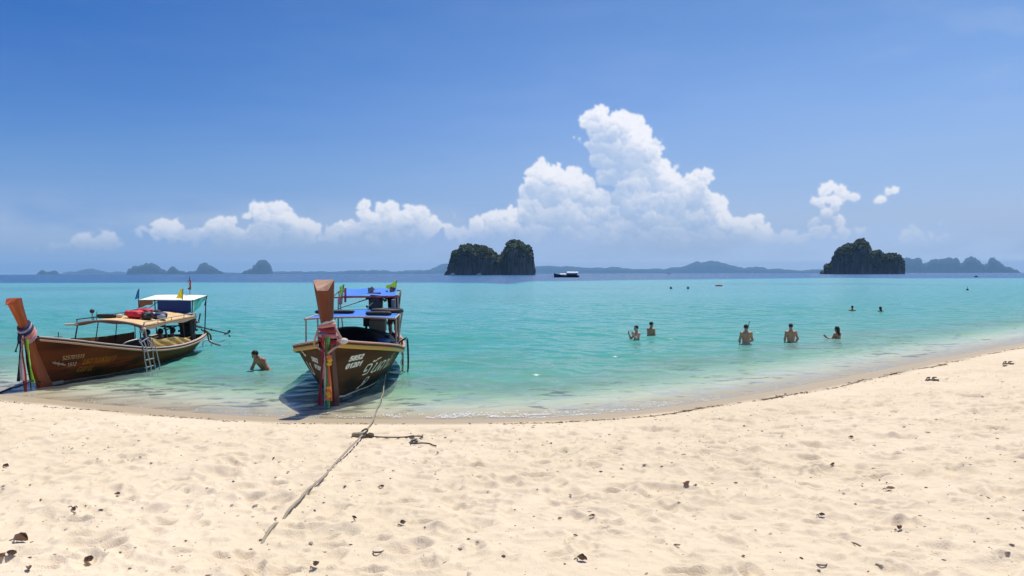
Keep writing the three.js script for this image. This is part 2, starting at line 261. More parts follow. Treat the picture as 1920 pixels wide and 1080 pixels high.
// ---------------------------------------------------------------- the sea
const WAVES = []; { const R = rng(5); for (let i = 0; i < 26; i++) { const l = 0.32 * Math.pow(13, R()), t = 1.15 + (R() - 0.5) * 1.5, k = 2 * Math.PI / l; WAVES.push([Math.cos(t) * k, Math.sin(t) * k, R() * 7, 0.0041 * Math.pow(l, 0.85) * (0.6 + 0.8 * R()), l]); } }
function seaY(x, z, d) {
  let h = 0; const wx = x + (noise2(x * 0.25, z * 0.25, 8) - 0.5) * 3, wz = z + (noise2(x * 0.25, z * 0.25, 9) - 0.5) * 3;
  for (const [kx, kz, ph, a, l] of WAVES) { const f = 1 - sst(d * 0.0045 / l, 0.12, 0.35); if (f > 0) h += f * a * Math.sin(kx * wx + kz * wz + ph); }
  return h;
}
function normalTex(n, f, k) {                          // tangent-space normals of a repeating height field; k is height over period
  const h = new Float32Array(n * n); for (let y = 0; y < n; y++) for (let x = 0; x < n; x++) h[y * n + x] = f(x / n, y / n);
  const d = new Uint8Array(n * n * 4), at = (x, y) => h[((y + n) % n) * n + (x + n) % n];
  for (let y = 0; y < n; y++) for (let x = 0; x < n; x++) { const dx = (at(x - 1, y) - at(x + 1, y)) * n / 2 * k, dy = (at(x, y - 1) - at(x, y + 1)) * n / 2 * k, l = Math.hypot(dx, dy, 1), i = (y * n + x) * 4; d[i] = (dx / l * 0.5 + 0.5) * 255; d[i + 1] = (dy / l * 0.5 + 0.5) * 255; d[i + 2] = (1 / l * 0.5 + 0.5) * 255; d[i + 3] = 255; }
  return tex(d, n, n);
}
function ripples(seed, lo, hi, count, spread) { const R = rng(seed), w = []; for (let i = 0; i < count; i++) { const f = lo + (hi - lo) * R() * R(), t = Math.PI / 2 + (R() - 0.5) * spread, kx = Math.round(Math.cos(t) * f), ky = Math.round(Math.sin(t) * f); w.push([kx * 2 * Math.PI, ky * 2 * Math.PI, R() * 7, 1 / Math.max(1, Math.hypot(kx, ky))]); } return (u, v) => { let h = 0; for (const [a, b, p, m] of w) h += m * Math.sin(a * u + b * v + p + 0.8 * Math.sin(2 * Math.PI * (u + v) + p)); return h; }; }
const seaNormal = normalTex(512, ripples(3, 2, 26, 60, 2.2), 0.0042); seaNormal.repeat.set(1 / 9, 1 / 9);
const seaBump = heightTex(512, (() => { const f = ripples(9, 2, 30, 50, 1.7); return (u, v) => 0.5 + 0.11 * f(u, v); })()); seaBump.repeat.set(1 / 31, 1 / 23);
const seaMat = new THREE.MeshPhysicalMaterial({ name: 'sea_water', vertexColors: true, roughness: 0.19, transmission: 0.88, thickness: 0, ior: 1.33, specularIntensity: 0.5, normalMap: seaNormal, normalScale: new THREE.Vector2(1.2, 1.2), bumpMap: seaBump, bumpScale: 0.12 });
// the water's own colour and how much of the floor shows through it, by the depth of water
const tintR = curve([[0, .96], [.2, .88], [.5, .56], [.9, .18], [1.15, .105], [1.4, .09], [1.7, .115], [2, .135], [2.6, .095], [5, .04], [20, .026]]);
const tintG = curve([[0, .97], [.2, .95], [.5, .82], [.9, .53], [1.15, .435], [1.4, .41], [1.7, .425], [2, .44], [2.6, .45], [5, .165], [20, .11]]);
const tintB = curve([[0, .95], [.2, .89], [.5, .70], [.9, .42], [1.15, .36], [1.4, .36], [1.7, .41], [2, .45], [2.6, .46], [5, .295], [20, .25]]);
const clearness = curve([[0, .98], [.2, .94], [.5, .80], [.9, .40], [1.15, .24], [1.5, .18], [2.2, .15], [3, .14]]);
const clearTex = heightTex(256, (u) => clearness(u * 3)); clearTex.wrapS = clearTex.wrapT = THREE.ClampToEdgeWrapping; clearTex.channel = 1;
seaMat.transmissionMap = clearTex; seaMat.transmission = 1;
const sea = mesh('sea', polar(fan(37, 0.14, 88, 2), rings([[11, 70, 0.05, 0.0042], [70.4, 44000, 1, 0.022]]), (x, z, d) => {
  const e = inland(x, z), far = d > 260, dep = Math.max(0, tintDepth(Math.max(0, -e)) + (far ? 0 : (fbm2(x * 0.06, z * 0.05, 3, 400) - 0.5) * 0.5 * sst(-e, 4, 20) + (fbm2(x * 0.35, z * 0.5, 3, 410) - 0.5) * 0.46 * sst(-e, 1, 8) + (fbm2(x * 0.9 + z * 0.2, z * 1.9, 3, 415) - 0.5) * 0.34 * sst(-e, 3, 12) * (d < 80 ? 1 : 0)));
  const y = d < 75 ? seaY(x, z, d) * sst(-e, -0.3, 2.0) : 0;
  const patch = far ? 0 : sst(fbm2(x * 0.012, z * 0.02, 4, 420), 0.58, 0.7) * sst(-e, 30, 80) * 0.16;
  const k = 1 - patch;
  return [y, tintR(dep) * k, tintG(dep) * k, tintB(dep) * k, clamp(dep / 3, 0.002, 0.998)];
}), seaMat);
kind(sea, 'structure'); tag(sea, 'clear turquoise sea, pale over the shallows and dark blue beyond the reef edge');

// ---------------------------------------------------------------- from the picture's view to places
camera.updateMatrixWorld(true);
function ray(px, py) { return V((px - 960) / FPX, (540 - py) / FPX, -1).applyQuaternion(camera.quaternion); }
function at(px, py, d) { const r = ray(px, py); return camera.position.clone().addScaledVector(r, d / -r.z); }          // the point at distance d ahead
function onSea(px, py) { const r = ray(px, py); return camera.position.clone().addScaledVector(r, EYE / -r.y); }
function onSand(px, py) { const r = ray(px, py); let t = 2, p = camera.position.clone(); for (let i = 0; i < 4000; i++) { p = camera.position.clone().addScaledVector(r, t); if (p.y <= ground(p.x, p.z)) break; t += 0.01 + t * 0.0005; } return p; }

// ---------------------------------------------------------------- limestone islands and far ranges
function loaf(D, pts, depth, rough, seed, nu, nv, color) {     // pts: [picture x, height in picture pixels] at distance D
  const k = D / FPX, prof = curve(pts), x0 = pts[0][0], x1 = pts[pts.length - 1][0], top = Math.max(...pts.map((p) => p[1]));
  const tc = Math.atan(((x0 + x1) / 2 - 960) / FPX), R0 = D / Math.cos(tc);      // built square to the line of sight
  const g = gridGeo(nu, nv, (u, v) => {
    const px = lerp(x0, x1, u), th = Math.atan((px - 960) / FPX), k2 = R0 / Math.cos(th - tc) * Math.cos(th) / FPX, h = Math.max(0, prof(px) + sst(prof(px), 1, 6) * ((fbm2(px * 0.09, seed, 4, seed) - 0.5) * Math.min(7, top * 0.16) + (noise2(px * 0.33, seed + 4, seed) - 0.5) * Math.min(2.6, top * 0.10))) * k2, a = v * Math.PI, s = Math.sin(a), c = Math.cos(a);
    const end = Math.pow(Math.max(0, 1 - Math.pow(Math.abs(2 * u - 1), 3.5)), 0.6), w = depth * (0.25 + 0.75 * end) * (0.55 + 0.45 * h / (top * k));
    let y = h * Math.pow(s, 0.38), z = w * Math.sign(c) * Math.pow(Math.abs(c), 0.85), x = R0 * Math.tan(th - tc);
    const f = 3.2 / (top * k), n = fbm3(x * f + 7, y * f * 0.8, z * f, 5, seed) - 0.5, cl = fbm3(x * f * 3.1, y * f * 0.7, z * f * 3.1, 3, seed + 50) - 0.5, amp = top * k * rough * sst(y / (top * k), -0.02, 0.1);
    z += (n * 1.6 + cl * 0.9) * amp * (c >= 0 ? 1 : -1); x += (fbm3(x * f * 2, y * f * 2, z * f * 2 + 31, 3, seed + 9) - 0.5) * amp * 0.7; y += (fbm3(x * f * 4, 3, z * f * 4, 4, seed + 70) - 0.5) * amp * 0.75 * s;
    return [x, Math.max(y, 0) - (s < 1e-3 ? 3 : 0), z];
  });
  const p = g.attributes.position, nm = g.attributes.normal, col = new Float32Array(p.count * 3), f = 5 / (top * k);
  for (let i = 0; i < p.count; i++) {
    const x = p.getX(i), y = p.getY(i), z = p.getZ(i), up = Math.abs(nm.getY(i)), veg = sst(up * 0.9 + fbm3(x * f, y * f, z * f, 4, seed + 3) * 0.9 + y / (top * k) * 0.15, 0.62, 0.98), str = fbm3(x * f * 4, y * f * 0.5, z * f * 4, 3, seed + 5), c = color(veg, str, y / (top * k));
    col.set(c, i * 3);
  }
  g.setAttribute('color', new THREE.BufferAttribute(col, 3));
  g.userData = { at: [R0 * Math.sin(tc), 0, -R0 * Math.cos(tc)], turn: -tc };
  return g;
}
const rockMat = new THREE.MeshStandardMaterial({ name: 'limestone_and_scrub', vertexColors: true, roughness: 1 });
const karst = (veg, str, t) => { const r = lerp(0.06 + 0.24 * str * str * str, 0.018 + 0.02 * str, veg), g = lerp(0.055 + 0.21 * str * str * str, 0.032 + 0.035 * str, veg), b = lerp(0.048 + 0.17 * str * str * str, 0.012 + 0.012 * str, veg); const foot = t < 0.05 ? 1.5 : 1; return [r * foot, g * foot, b * foot]; };
const scrub = (veg, str) => [0.014 + 0.01 * str, 0.024 + 0.014 * str, 0.020];
const scrubGreen = new THREE.MeshStandardMaterial({ name: 'dark_scrub', color: rgb(0.022, 0.038, 0.014), roughness: 1 });
function island(D, pts, depth, seed, label, group, bushes) {
  const g = loaf(D, pts, depth, 0.16, seed, 150, 70, karst); const o = thing('rock_island', label, 'island', g.userData.at, g.userData.turn, group); part('cliff', g, rockMat, o);
  const p = g.attributes.position, R = rng(seed + 1), clump = new THREE.IcosahedronGeometry(1, 1);   // tree crowns on the ledges and along the skyline
  { const q = clump.attributes.position; for (let i = 0; i < q.count; i++) { const m = 0.75 + 0.5 * noise3(q.getX(i) * 2 + 5, q.getY(i) * 2, q.getZ(i) * 2); q.setXYZ(i, q.getX(i) * m, q.getY(i) * m, q.getZ(i) * m); } }
  const inst = new THREE.InstancedMesh(clump, scrubGreen, bushes); inst.name = 'scrub'; kind(inst, 'stuff'); inst.castShadow = inst.receiveShadow = true;
  const M = new THREE.Matrix4(), Q = new THREE.Quaternion(); const top = g.boundingBox ?? (g.computeBoundingBox(), g.boundingBox);
  for (let i = 0; i < bushes; i++) { let k, y, tries = 0; do { k = Math.floor(R() * p.count); y = p.getY(k); tries++; } while (tries < 30 && (y < top.max.y * 0.12 || (g.attributes.normal.getY(k) < 0.35 && R() < 0.8))); const s = (0.8 + 1.7 * R()) * D / 1600; Q.setFromAxisAngle(V(0, 1, 0), R() * 6); M.compose(V(p.getX(k), y, p.getZ(k)), Q, V(s * 1.2, s * (0.8 + 0.5 * R()), s)); inst.setMatrixAt(i, M); }
  o.add(inst);
  return o;
}
island(1600, [[832, 0], [837, 5], [842, 15], [845.5, 30], [848.5, 44], [852, 47], [862, 48], [864, 54], [872, 55.5], [890, 55], [908, 54], [919, 50], [927, 46], [932, 39], [935.5, 36.5], [940, 40], [946, 46], [949, 51], [952, 58], [957, 62], [966, 64], [974, 62], [980, 58.5], [988, 54], [993, 49], [998, 39], [1001, 28], [1003, 16], [1002.5, 5], [1003.2, 0]].sort((a, b) => a[0] - b[0]), 70, 11, 'dark twin-humped limestone island with sheer cliffs and a notch between its summits', null, 1500);
island(1900, [[1537.5, 0], [1539, 5.4], [1545, 5.8], [1547, 14], [1557, 20], [1561, 28], [1565, 36], [1572, 47], [1580, 52], [1588, 55], [1598, 56], [1604, 61], [1611, 63.5], [1617, 63.5], [1627, 57], [1632, 49], [1636, 40], [1642, 43], [1650, 41], [1655, 35.5], [1663, 37], [1677, 38], [1687, 34], [1693, 25], [1695.5, 12], [1696.5, 0]], 80, 23, 'dark domed limestone island that steps down to low humps on its right side', null, 1500);
function farIsland(D, pts, depth, seed, label, category = 'island', name = 'far_island', nu = 110) { const g = loaf(D, pts, depth, 0.13, seed, nu, 26, scrub), o = mesh(name, g, rockMat); o.position.set(...g.userData.at); o.rotation.y = g.userData.turn; return tag(o, label, category); }
farIsland(23000, [[237, 0], [240, 9], [246, 10.5], [250, 15], [262, 15.2], [268, 17], [274, 20.5], [279, 19.5], [284, 21.5], [291, 18], [297, 16], [302, 10.5], [308, 9], [313, 6.5], [318, 12], [324, 15.5], [329, 13], [334, 8.5], [340, 6], [350, 4.5], [358, 6], [366, 5], [371, 11], [375, 17], [380, 20], [385, 22.5], [390, 18], [398, 13.5], [404, 11], [411, 6.5], [418, 3], [424, 0]], 700, 31, 'long blue hazy island with several humps at the left of the horizon');
farIsland(23000, [[452, 0], [456, 4.5], [463, 6], [469, 9.5], [473, 10], [475, 16.5], [480, 19.5], [485, 24.5], [489, 24.8], [493, 27], [499, 25], [505, 20.5], [509, 13], [511, 5], [512, 0]], 600, 37, 'small steep blue hazy island like a dome, right of the long humped island');
farIsland(24000, [[68, 0], [74, 6], [80, 8.5], [86, 5.5], [92, 5], [99, 7], [106, 7], [110, 3], [113, 0]], 500, 41, 'tiny pale blue island with two bumps at the far left of the horizon');
farIsland(23000, [[1660, 0], [1672, 22], [1690, 26], [1700, 27], [1712, 27], [1726, 26], [1729, 17], [1737, 17], [1746, 24], [1758, 27], [1764, 25.5], [1780, 26.5], [1790, 26], [1794, 28], [1802, 18], [1812, 26.5], [1824, 30.5], [1833, 25], [1840, 17], [1850, 17], [1857, 28], [1866, 28], [1874, 20], [1882, 11.5], [1886, 10], [1898, 7], [1908, 3], [1914, 0]], 900, 43, 'long blue hazy island with a ridge of peaks, behind the domed dark island', 'island', 'far_island', 200);
const range = (D, pts, seed, label) => kind(farIsland(D, pts, 2500, seed, label, undefined, 'hills', 160), 'structure');
range(40000, [[1000, 6], [1010, 13], [1040, 14], [1075, 12.5], [1110, 10], [1150, 11], [1190, 8], [1250, 8], [1262, 11], [1285, 13], [1300, 19], [1315, 20], [1335, 24], [1345, 21], [1360, 18], [1388, 10], [1410, 12], [1425, 12], [1440, 8], [1460, 8], [1500, 5], [1540, 6], [1580, 5], [1640, 5], [1700, 0]], 51, 'pale hazy hills with one peak along the horizon between the two dark islands');
range(40000, [[330, 0], [360, 2], [420, 3], [470, 2], [520, 4], [580, 5], [620, 4], [650, 5], [700, 7], [740, 5], [780, 7], [806, 8], [822, 15], [836, 18], [850, 14], [900, 12], [960, 12], [1000, 6], [1020, 0]], 53, 'pale low hills along the horizon left of the twin-humped island');
range(42000, [[110, 0], [128, 5], [142, 5], [160, 10], [174, 11], [190, 7], [205, 4], [222, 6], [240, 3], [270, 0]], 57, 'faint hazy hills at the left of the horizon behind the islands');

// ---------------------------------------------------------------- long-tail boats
// A boat's own axes: origin at the foot of the stem on the waterline, +z towards the bow, y up. s counts metres aft of the foot.
const P = (x, y, s) => V(x, y, -s);
const halfBeam = curve([[0, .11], [.4, .40], [1, .74], [1.8, 1.13], [2.6, 1.27], [4, 1.28], [5.5, 1.25], [7, 1.11], [8, .97], [8.7, .80]]);
const RAKE = 0.50;
const sweepPath = (pts, w, h, round = 0.3) => {        // a strip of w x h carried along a path, its width kept level
  const c = new THREE.CatmullRomCurve3(pts, false, 'centripetal'), n = pts.length * 3, q = [];
  const prof = []; for (let i = 0; i < 12; i++) { const a = i / 12 * Math.PI * 2, cx = Math.cos(a), cy = Math.sin(a), m = Math.pow(Math.pow(Math.abs(cx), 2 / round) + Math.pow(Math.abs(cy), 2 / round), -round / 2); prof.push([cx * m * w / 2, cy * m * h / 2]); }
  return gridGeo(12, n, (u, v) => { const p = c.getPoint(v), t = c.getTangent(v), o = V(-t.z, 0, t.x).normalize(), f = prof[Math.round(u * 12) % 12]; return [p.x + o.x * f[0], p.y + f[1], p.z + o.z * f[0]]; }, (u, v) => [v * 8, u]);
};
function makeHull(opt) {
  const L = 8.7, sheer = curve(opt.sheer), keel = curve([[0, -0.16], [1, -0.28], [3, -0.36], [6, -0.34], [8, -0.20], [8.7, -0.06]]), full = curve([[0, 0.05], [1, .35], [2.5, .8], [5, 1], [7.5, 1], [8.7, .9]]);
  const H = {};
  H.sheer = sheer;
  H.gun = (s, side, inset = 0) => { const y = sheer(s); return P(side * (halfBeam(s) - inset), y, s - RAKE * y * Math.pow(Math.max(0, 1 - s / 3.2), 1.5)); };
  const surf = (s, v, inset) => {
    const k = keel(s), y = lerp(k, sheer(s), v), f = lerp(v, Math.pow(v, 0.52), full(s)), sect = lerp(f, f * 0.97 + 0.03, 1), x = Math.max(0.02, (0.09 * (1 - v) * sst(s, -0.5, 0.6) + halfBeam(s) * sect) - inset);
    return [x, y + (inset > 0 ? inset * 0.8 * (1 - v) : 0), s - RAKE * y * Math.pow(Math.max(0, 1 - s / 3.2), 1.5)];
  };
  H.half = (s, y) => { const k = keel(s), v = clamp((y - k) / (sheer(s) - k), 0, 1); return surf(s, v, 0)[0]; };
  const ns = 60, nv = 22;
  H.shell = (side) => gridGeo(ns, nv, (u, v) => { const q = surf(u * L, v, 0); return [side * q[0], q[1], -q[2]]; }, (u, v) => { const y = lerp(keel(u * L), sheer(u * L), v); return [u * L / 10, (side > 0 ? 0.5 : 0) + 0.5 * clamp((y + 0.4) / 2.0, 0, 1)]; });
  H.inner = (side) => gridGeo(40, 12, (u, v) => { const q = surf(0.1 + u * (L - 0.14), v, 0.06); return [side * q[0], q[1] - (v === 1 ? 0.01 : 0), -q[2]]; });
  H.bottom = () => gridGeo(40, 4, (u, v) => { const q = surf(u * L, 0, 0); return [(v * 2 - 1) * q[0], q[1], -q[2]]; });
  H.transom = () => gridGeo(10, 12, (u, v) => { const q = surf(L, v, 0); return [(u * 2 - 1) * q[0], q[1], -q[2]]; });
  H.deck = (s0, s1, drop, inset) => gridGeo(4, 16, (u, v) => { const s = lerp(s0, s1, v), y = sheer(s) - drop, x = Math.max(0.02, H.half(s, y) - inset); return [(u * 2 - 1) * x, y + 0.03 * (1 - (u * 2 - 1) ** 2), -(s - RAKE * y * Math.pow(Math.max(0, 1 - s / 3.2), 1.5))]; }, (u, v) => [u * 2, v * 4]);
  H.sole = (s0, s1, y) => gridGeo(4, 20, (u, v) => { const s = lerp(s0, s1, v), x = H.half(s, y) - 0.05; return [(u * 2 - 1) * x, y, -(s)]; }, (u, v) => [u * 2, v * (s1 - s0)]);
  H.rail = (lift, out, w, h, s0 = 0.05, s1 = L) => [1, -1].map((side) => { const pts = []; for (let i = 0; i <= 22; i++) { const p = H.gun(lerp(s0, s1, i / 22), side, -out); p.y += lift; pts.push(p); } return sweepPath(pts, w, h); });
  H.L = L;
  return H;
}
// stem post: stations [height, half width across, depth fore and aft], leaning forward with the rake
function stemGeo(st, lean, tipDrop) {
  const ring = (y, a, d, last) => { const zf = lean(y); const f = d * 0.55, b = d * 0.45, fy = last ? -tipDrop : 0, by = last ? tipDrop * 0.35 : 0;
    return [[-a * 0.52, y + fy, zf + f], [a * 0.52, y + fy, zf + f], [a, y + by * 0.7, zf + f * 0.25], [a * 0.92, y + by, zf - b], [-a * 0.92, y + by, zf - b], [-a, y + by * 0.7, zf + f * 0.25]]; };
  const rows = []; const ys = curve(st.map((q) => [q[0], q[1]])), ds = curve(st.map((q) => [q[0], q[2]])), y0 = st[0][0], y1 = st[st.length - 1][0], n = 22;
  for (let j = 0; j <= n; j++) { const y = lerp(y0, y1, j / n); rows.push(ring(y, ys(y), ds(y), j === n)); }
  const p = [], uv = []; const quad = (a, b, c, d, ua, ub, va, vb) => { p.push(...a, ...b, ...c, ...a, ...c, ...d); uv.push(ua, va, ub, va, ub, vb, ua, va, ub, vb, ua, vb); };
  for (let j = 0; j < n; j++) for (let i = 0; i < 6; i++) { const k = (i + 1) % 6; quad(rows[j][i], rows[j][k], rows[j + 1][k], rows[j + 1][i], i / 6, (i + 1) / 6, j / n, (j + 1) / n); }
  const g = new THREE.BufferGeometry(); g.setAttribute('position', new THREE.Float32BufferAttribute(p, 3)); g.setAttribute('uv', new THREE.Float32BufferAttribute(uv, 2)); g.computeVertexNormals();
  const t = rows[n], cp = [], cuv = []; for (let i = 1; i < 5; i++) { cp.push(...t[0], ...t[i], ...t[i + 1]); cuv.push(0, 0, .5, .5, 1, 0); }
  const cap = new THREE.BufferGeometry(); cap.setAttribute('position', new THREE.Float32BufferAttribute(cp, 3)); cap.setAttribute('uv', new THREE.Float32BufferAttribute(cuv, 2)); cap.computeVertexNormals();
  return [g, cap];
}
// wood with grain along v
function woodTex(w, h, colors, seed, streak = 1) {
  const d = new Uint8Array(w * h * 4);
  for (let y = 0; y < h; y++) for (let x = 0; x < w; x++) {
    const u = x / w, v = y / h, g = 0.5 * tnoise(u, v, 4, seed) + 0.3 * hash(x >> 1, y >> 5, seed + 4) * streak + 0.35 * noise2(x * 0.5, y * 0.03, seed + 2) - 0.1, i = (y * w + x) * 4;
    const t = clamp(g, 0, 1); for (let c = 0; c < 3; c++) d[i + c] = clamp(lerp(colors[0][c], colors[1][c], t), 0, 255); d[i + 3] = 255;
  }
  return tex(d, w, h, true);
}
// the painted sides: 10 m by 2 m each, the starboard side above the port side in the picture
function hullTex(paint) {
  const W = 2048, H = 1024, cv = document.createElement('canvas'); cv.width = W; cv.height = H; const c = cv.getContext('2d');
  const px = W / 10, py = H / 2 / 2;                       // pixels per metre
  for (const side of [1, -1]) { c.save(); c.beginPath(); c.rect(0, side > 0 ? 0 : H / 2, W, H / 2); c.clip(); c.translate(0, side > 0 ? H / 2 : H); c.translate(0, -0.4 * py); paint(c, px, py, side); c.restore(); }
  const t = new THREE.CanvasTexture(cv); t.colorSpace = THREE.SRGBColorSpace; t.wrapS = t.wrapT = THREE.ClampToEdgeWrapping; return t;
}
function blotches(c, px, py, R, n, cols, sx, sy, alpha, x0 = 0, x1 = 9, y0 = -0.4, y1 = 1.6) { for (let i = 0; i < n; i++) { const x = lerp(x0, x1, R()) * px, y = -lerp(y0, y1, R()) * py, rx = sx * (0.3 + R()) * px, ry = sy * (0.3 + R()) * py; const g = c.createRadialGradient(0, 0, 0, 0, 0, 1); const k = cols[Math.floor(R() * cols.length)]; g.addColorStop(0, `rgba(${k},${alpha})`); g.addColorStop(1, `rgba(${k},0)`); c.save(); c.translate(x, y); c.scale(rx, ry); c.fillStyle = g; c.fillRect(-1, -1, 2, 2); c.restore(); } }
function planks(c, px, py, R, dark, step = 0.19) { for (let k = -2; k < 9; k++) { c.strokeStyle = `rgba(${dark},0.30)`; c.lineWidth = 2; c.beginPath(); for (let x = 0; x <= 9; x += 0.3) { const y = k * step + 0.02 + 0.5 * Math.pow(Math.max(0, 1 - x / 4), 2) * (k / 6); x ? c.lineTo(x * px, -y * py) : c.moveTo(x * px, -y * py); } c.stroke(); } for (let i = 0; i < 900; i++) { const x = R() * 9, y = R() * 2 - 0.4; c.strokeStyle = `rgba(${R() < 0.6 ? dark : '190,150,100'},${0.05 + 0.06 * R()})`; c.lineWidth = 1; c.beginPath(); c.moveTo(x * px, -y * py); c.lineTo((x + 0.2 + R()) * px, -(y + 0.02 * (R() - 0.5)) * py); c.stroke(); } }
function strokes(c, paths, x, y, w, h, slant, width, color) {   // hand-painted letters as brush strokes in a box of 0..1
  c.save(); c.translate(x, y); c.transform(1, 0, -slant, 1, 0, 0); c.strokeStyle = color; c.lineWidth = width; c.lineCap = 'round'; c.lineJoin = 'round';
  for (const p of paths) { c.beginPath(); p.forEach((q, i) => { const X = q[0] * w, Y = -q[1] * h; if (!i) c.moveTo(X, Y); else if (q.length === 4) c.quadraticCurveTo(q[2] * w, -q[3] * h, X, Y); else c.lineTo(X, Y); }); c.stroke(); }
  c.restore();
}
const THAI = {                                       // letters of the name, as strokes
  o_ang: [[[.28, .45], [.16, .36, .28, .28], [.05, .5, .0, .3], [.1, .95, .0, .9], [.75, .8, .6, 1.1], [.8, .1], [.2, 0, .8, 0]].map((q) => q), [[.28, .45], [.36, .34, .42, .46]]],
  mai_han: [[[.2, 1.22], [.3, 1.15, .15, 1.1], [.55, 1.3, .5, 1.1], [.85, 1.38]]],
  no_nu: [[[.12, .95], [.24, .82, .3, .98], [.2, .1], [.75, .12, .5, -.1], [.85, .95]], [[.75, .12], [.95, .05]]],
  do_dek: [[[.3, .4], [.42, .3, .48, .45], [.25, .05], [.1, .6, .05, .3], [.5, .98, .15, .98], [.88, .6, .88, .98], [.85, 0]]],
  sara_aa: [[[.15, .8], [.45, .98, .25, .98], [.7, .6, .7, .98], [.65, 0]]],
  mo_ma: [[[.15, .92], [.27, .8, .32, .95], [.25, .12], [.12, .06, .12, .2], [.3, .08], [.78, .22], [.82, .95]]],
  karan: [[[.3, 1.2], [.45, 1.12, .25, 1.08], [.5, 1.3, .6, 1.2], [.75, 1.4]]],
  two: [[[.42, .5], [.55, .62, .4, .7], [.62, .45, .68, .58], [.45, .4, .5, .36]], [[.42, .5], [.62, 1.0, .4, .98], [.85, .7, .86, 1.02], [.55, .28, .82, .4], [.1, .02, .2, .22], [.32, .1, .2, .16], [.38, 0]]],
};
const FADE = '215,210,190';
const darkBoatTex = hullTex((c, px, py, side) => {
  const R = rng(side > 0 ? 5 : 6); c.fillStyle = 'rgb(82,48,20)'; c.fillRect(0, -2.2 * py, 10 * px, 3 * py);
  blotches(c, px, py, R, 60, ['56,40,18', '92,54,22', '60,28,14', '48,44,22'], 1.2, 0.3, 0.55);
  blotches(c, px, py, R, 26, ['26,48,42', '32,44,34'], 1.3, 0.4, 0.5, 4.4, 9);
  blotches(c, px, py, R, 40, ['22,18,9', '16,16,10'], 1.0, 0.22, 0.6, 0, 9, -0.1, 0.35);
  planks(c, px, py, R, '28,18,10');
  c.fillStyle = 'rgb(24,44,38)'; c.fillRect(0, 0.0, 10 * px, 0.5 * py);
  c.strokeStyle = 'rgb(206,206,198)'; for (let i = 0; i < 2; i++) { c.lineWidth = 0.045 * py; c.beginPath(); for (let x = 0; x <= 9; x += 0.25) { const y = 0.045 + 0.06 * Math.pow(Math.max(0, 1 - x / 0.8), 2) + 0.006 * Math.sin(x * 9); x ? c.lineTo(x * px, -y * py) : c.moveTo(x * px, -y * py); } c.stroke(); }
  // lettering reads from bow to stern on the side whose u runs that way (starboard mirrored)
  c.save();
  const write = (t, x, y, size, squash, flip) => { c.save(); c.translate(x * px, -y * py); if (flip) c.scale(-1, 1); c.scale(squash * px / 205, py / 256); c.transform(1, 0, -0.35, 1, 0, 0); c.font = `bold ${size * 256}px sans-serif`; c.lineWidth = 4; c.strokeStyle = c.fillStyle = 'rgb(222,220,208)'; c.fillText(t, 0, 0); c.strokeText(t, 0, 0); c.restore(); };
  if (side > 0) {                                       // reads with u growing
    write('5852', 0.42, 0.90, 0.155, 1.15, false); write('01201', 0.33, 0.73, 0.155, 1.15, false);
    const col = (a) => `rgba(224,222,206,${a})`, w = 0.036 * py;
    let x = 1.12; const step = [.34, .32, .32, .22, .34, .32, .3], set = [['o_ang', 1], ['no_nu', 1], ['do_dek', 1], ['sara_aa', 0.95], ['mo_ma', 0.85], ['no_nu', 0.6], ['sara_aa', 0.35]];
    set.forEach(([k, a], i) => { strokes(c, THAI[k], x * px, -0.46 * py, 0.30 * px, 0.24 * py, 0.35, w, col(a)); if (i === 0) strokes(c, THAI.mai_han, x * px + 0.10 * px, -0.46 * py, 0.36 * px, 0.26 * py, 0.35, w, col(1)); if (i === 4) strokes(c, THAI.karan, x * px, -0.46 * py, 0.34 * px, 0.25 * py, 0.35, w * 0.8, col(.8)); x += step[i]; });
    strokes(c, THAI.two, 1.10 * px, -0.10 * py, 0.42 * px, 0.25 * py, 0.5, 0.028 * py, col(1));
  } else {
    write('5852', 0.95, 0.86, 0.15, 1.1, true); write('01201', 0.95, 0.68, 0.15, 1.1, true);
    strokes(c, THAI.karan, 1.3 * px, -0.62 * py, 0.4 * px, 0.28 * py, -0.2, 0.05 * py, `rgb(${FADE})`); strokes(c, THAI.no_nu, 1.3 * px, -0.45 * py, 0.4 * px, 0.3 * py, -0.2, 0.05 * py, `rgb(${FADE})`);
  }
  c.restore();
});
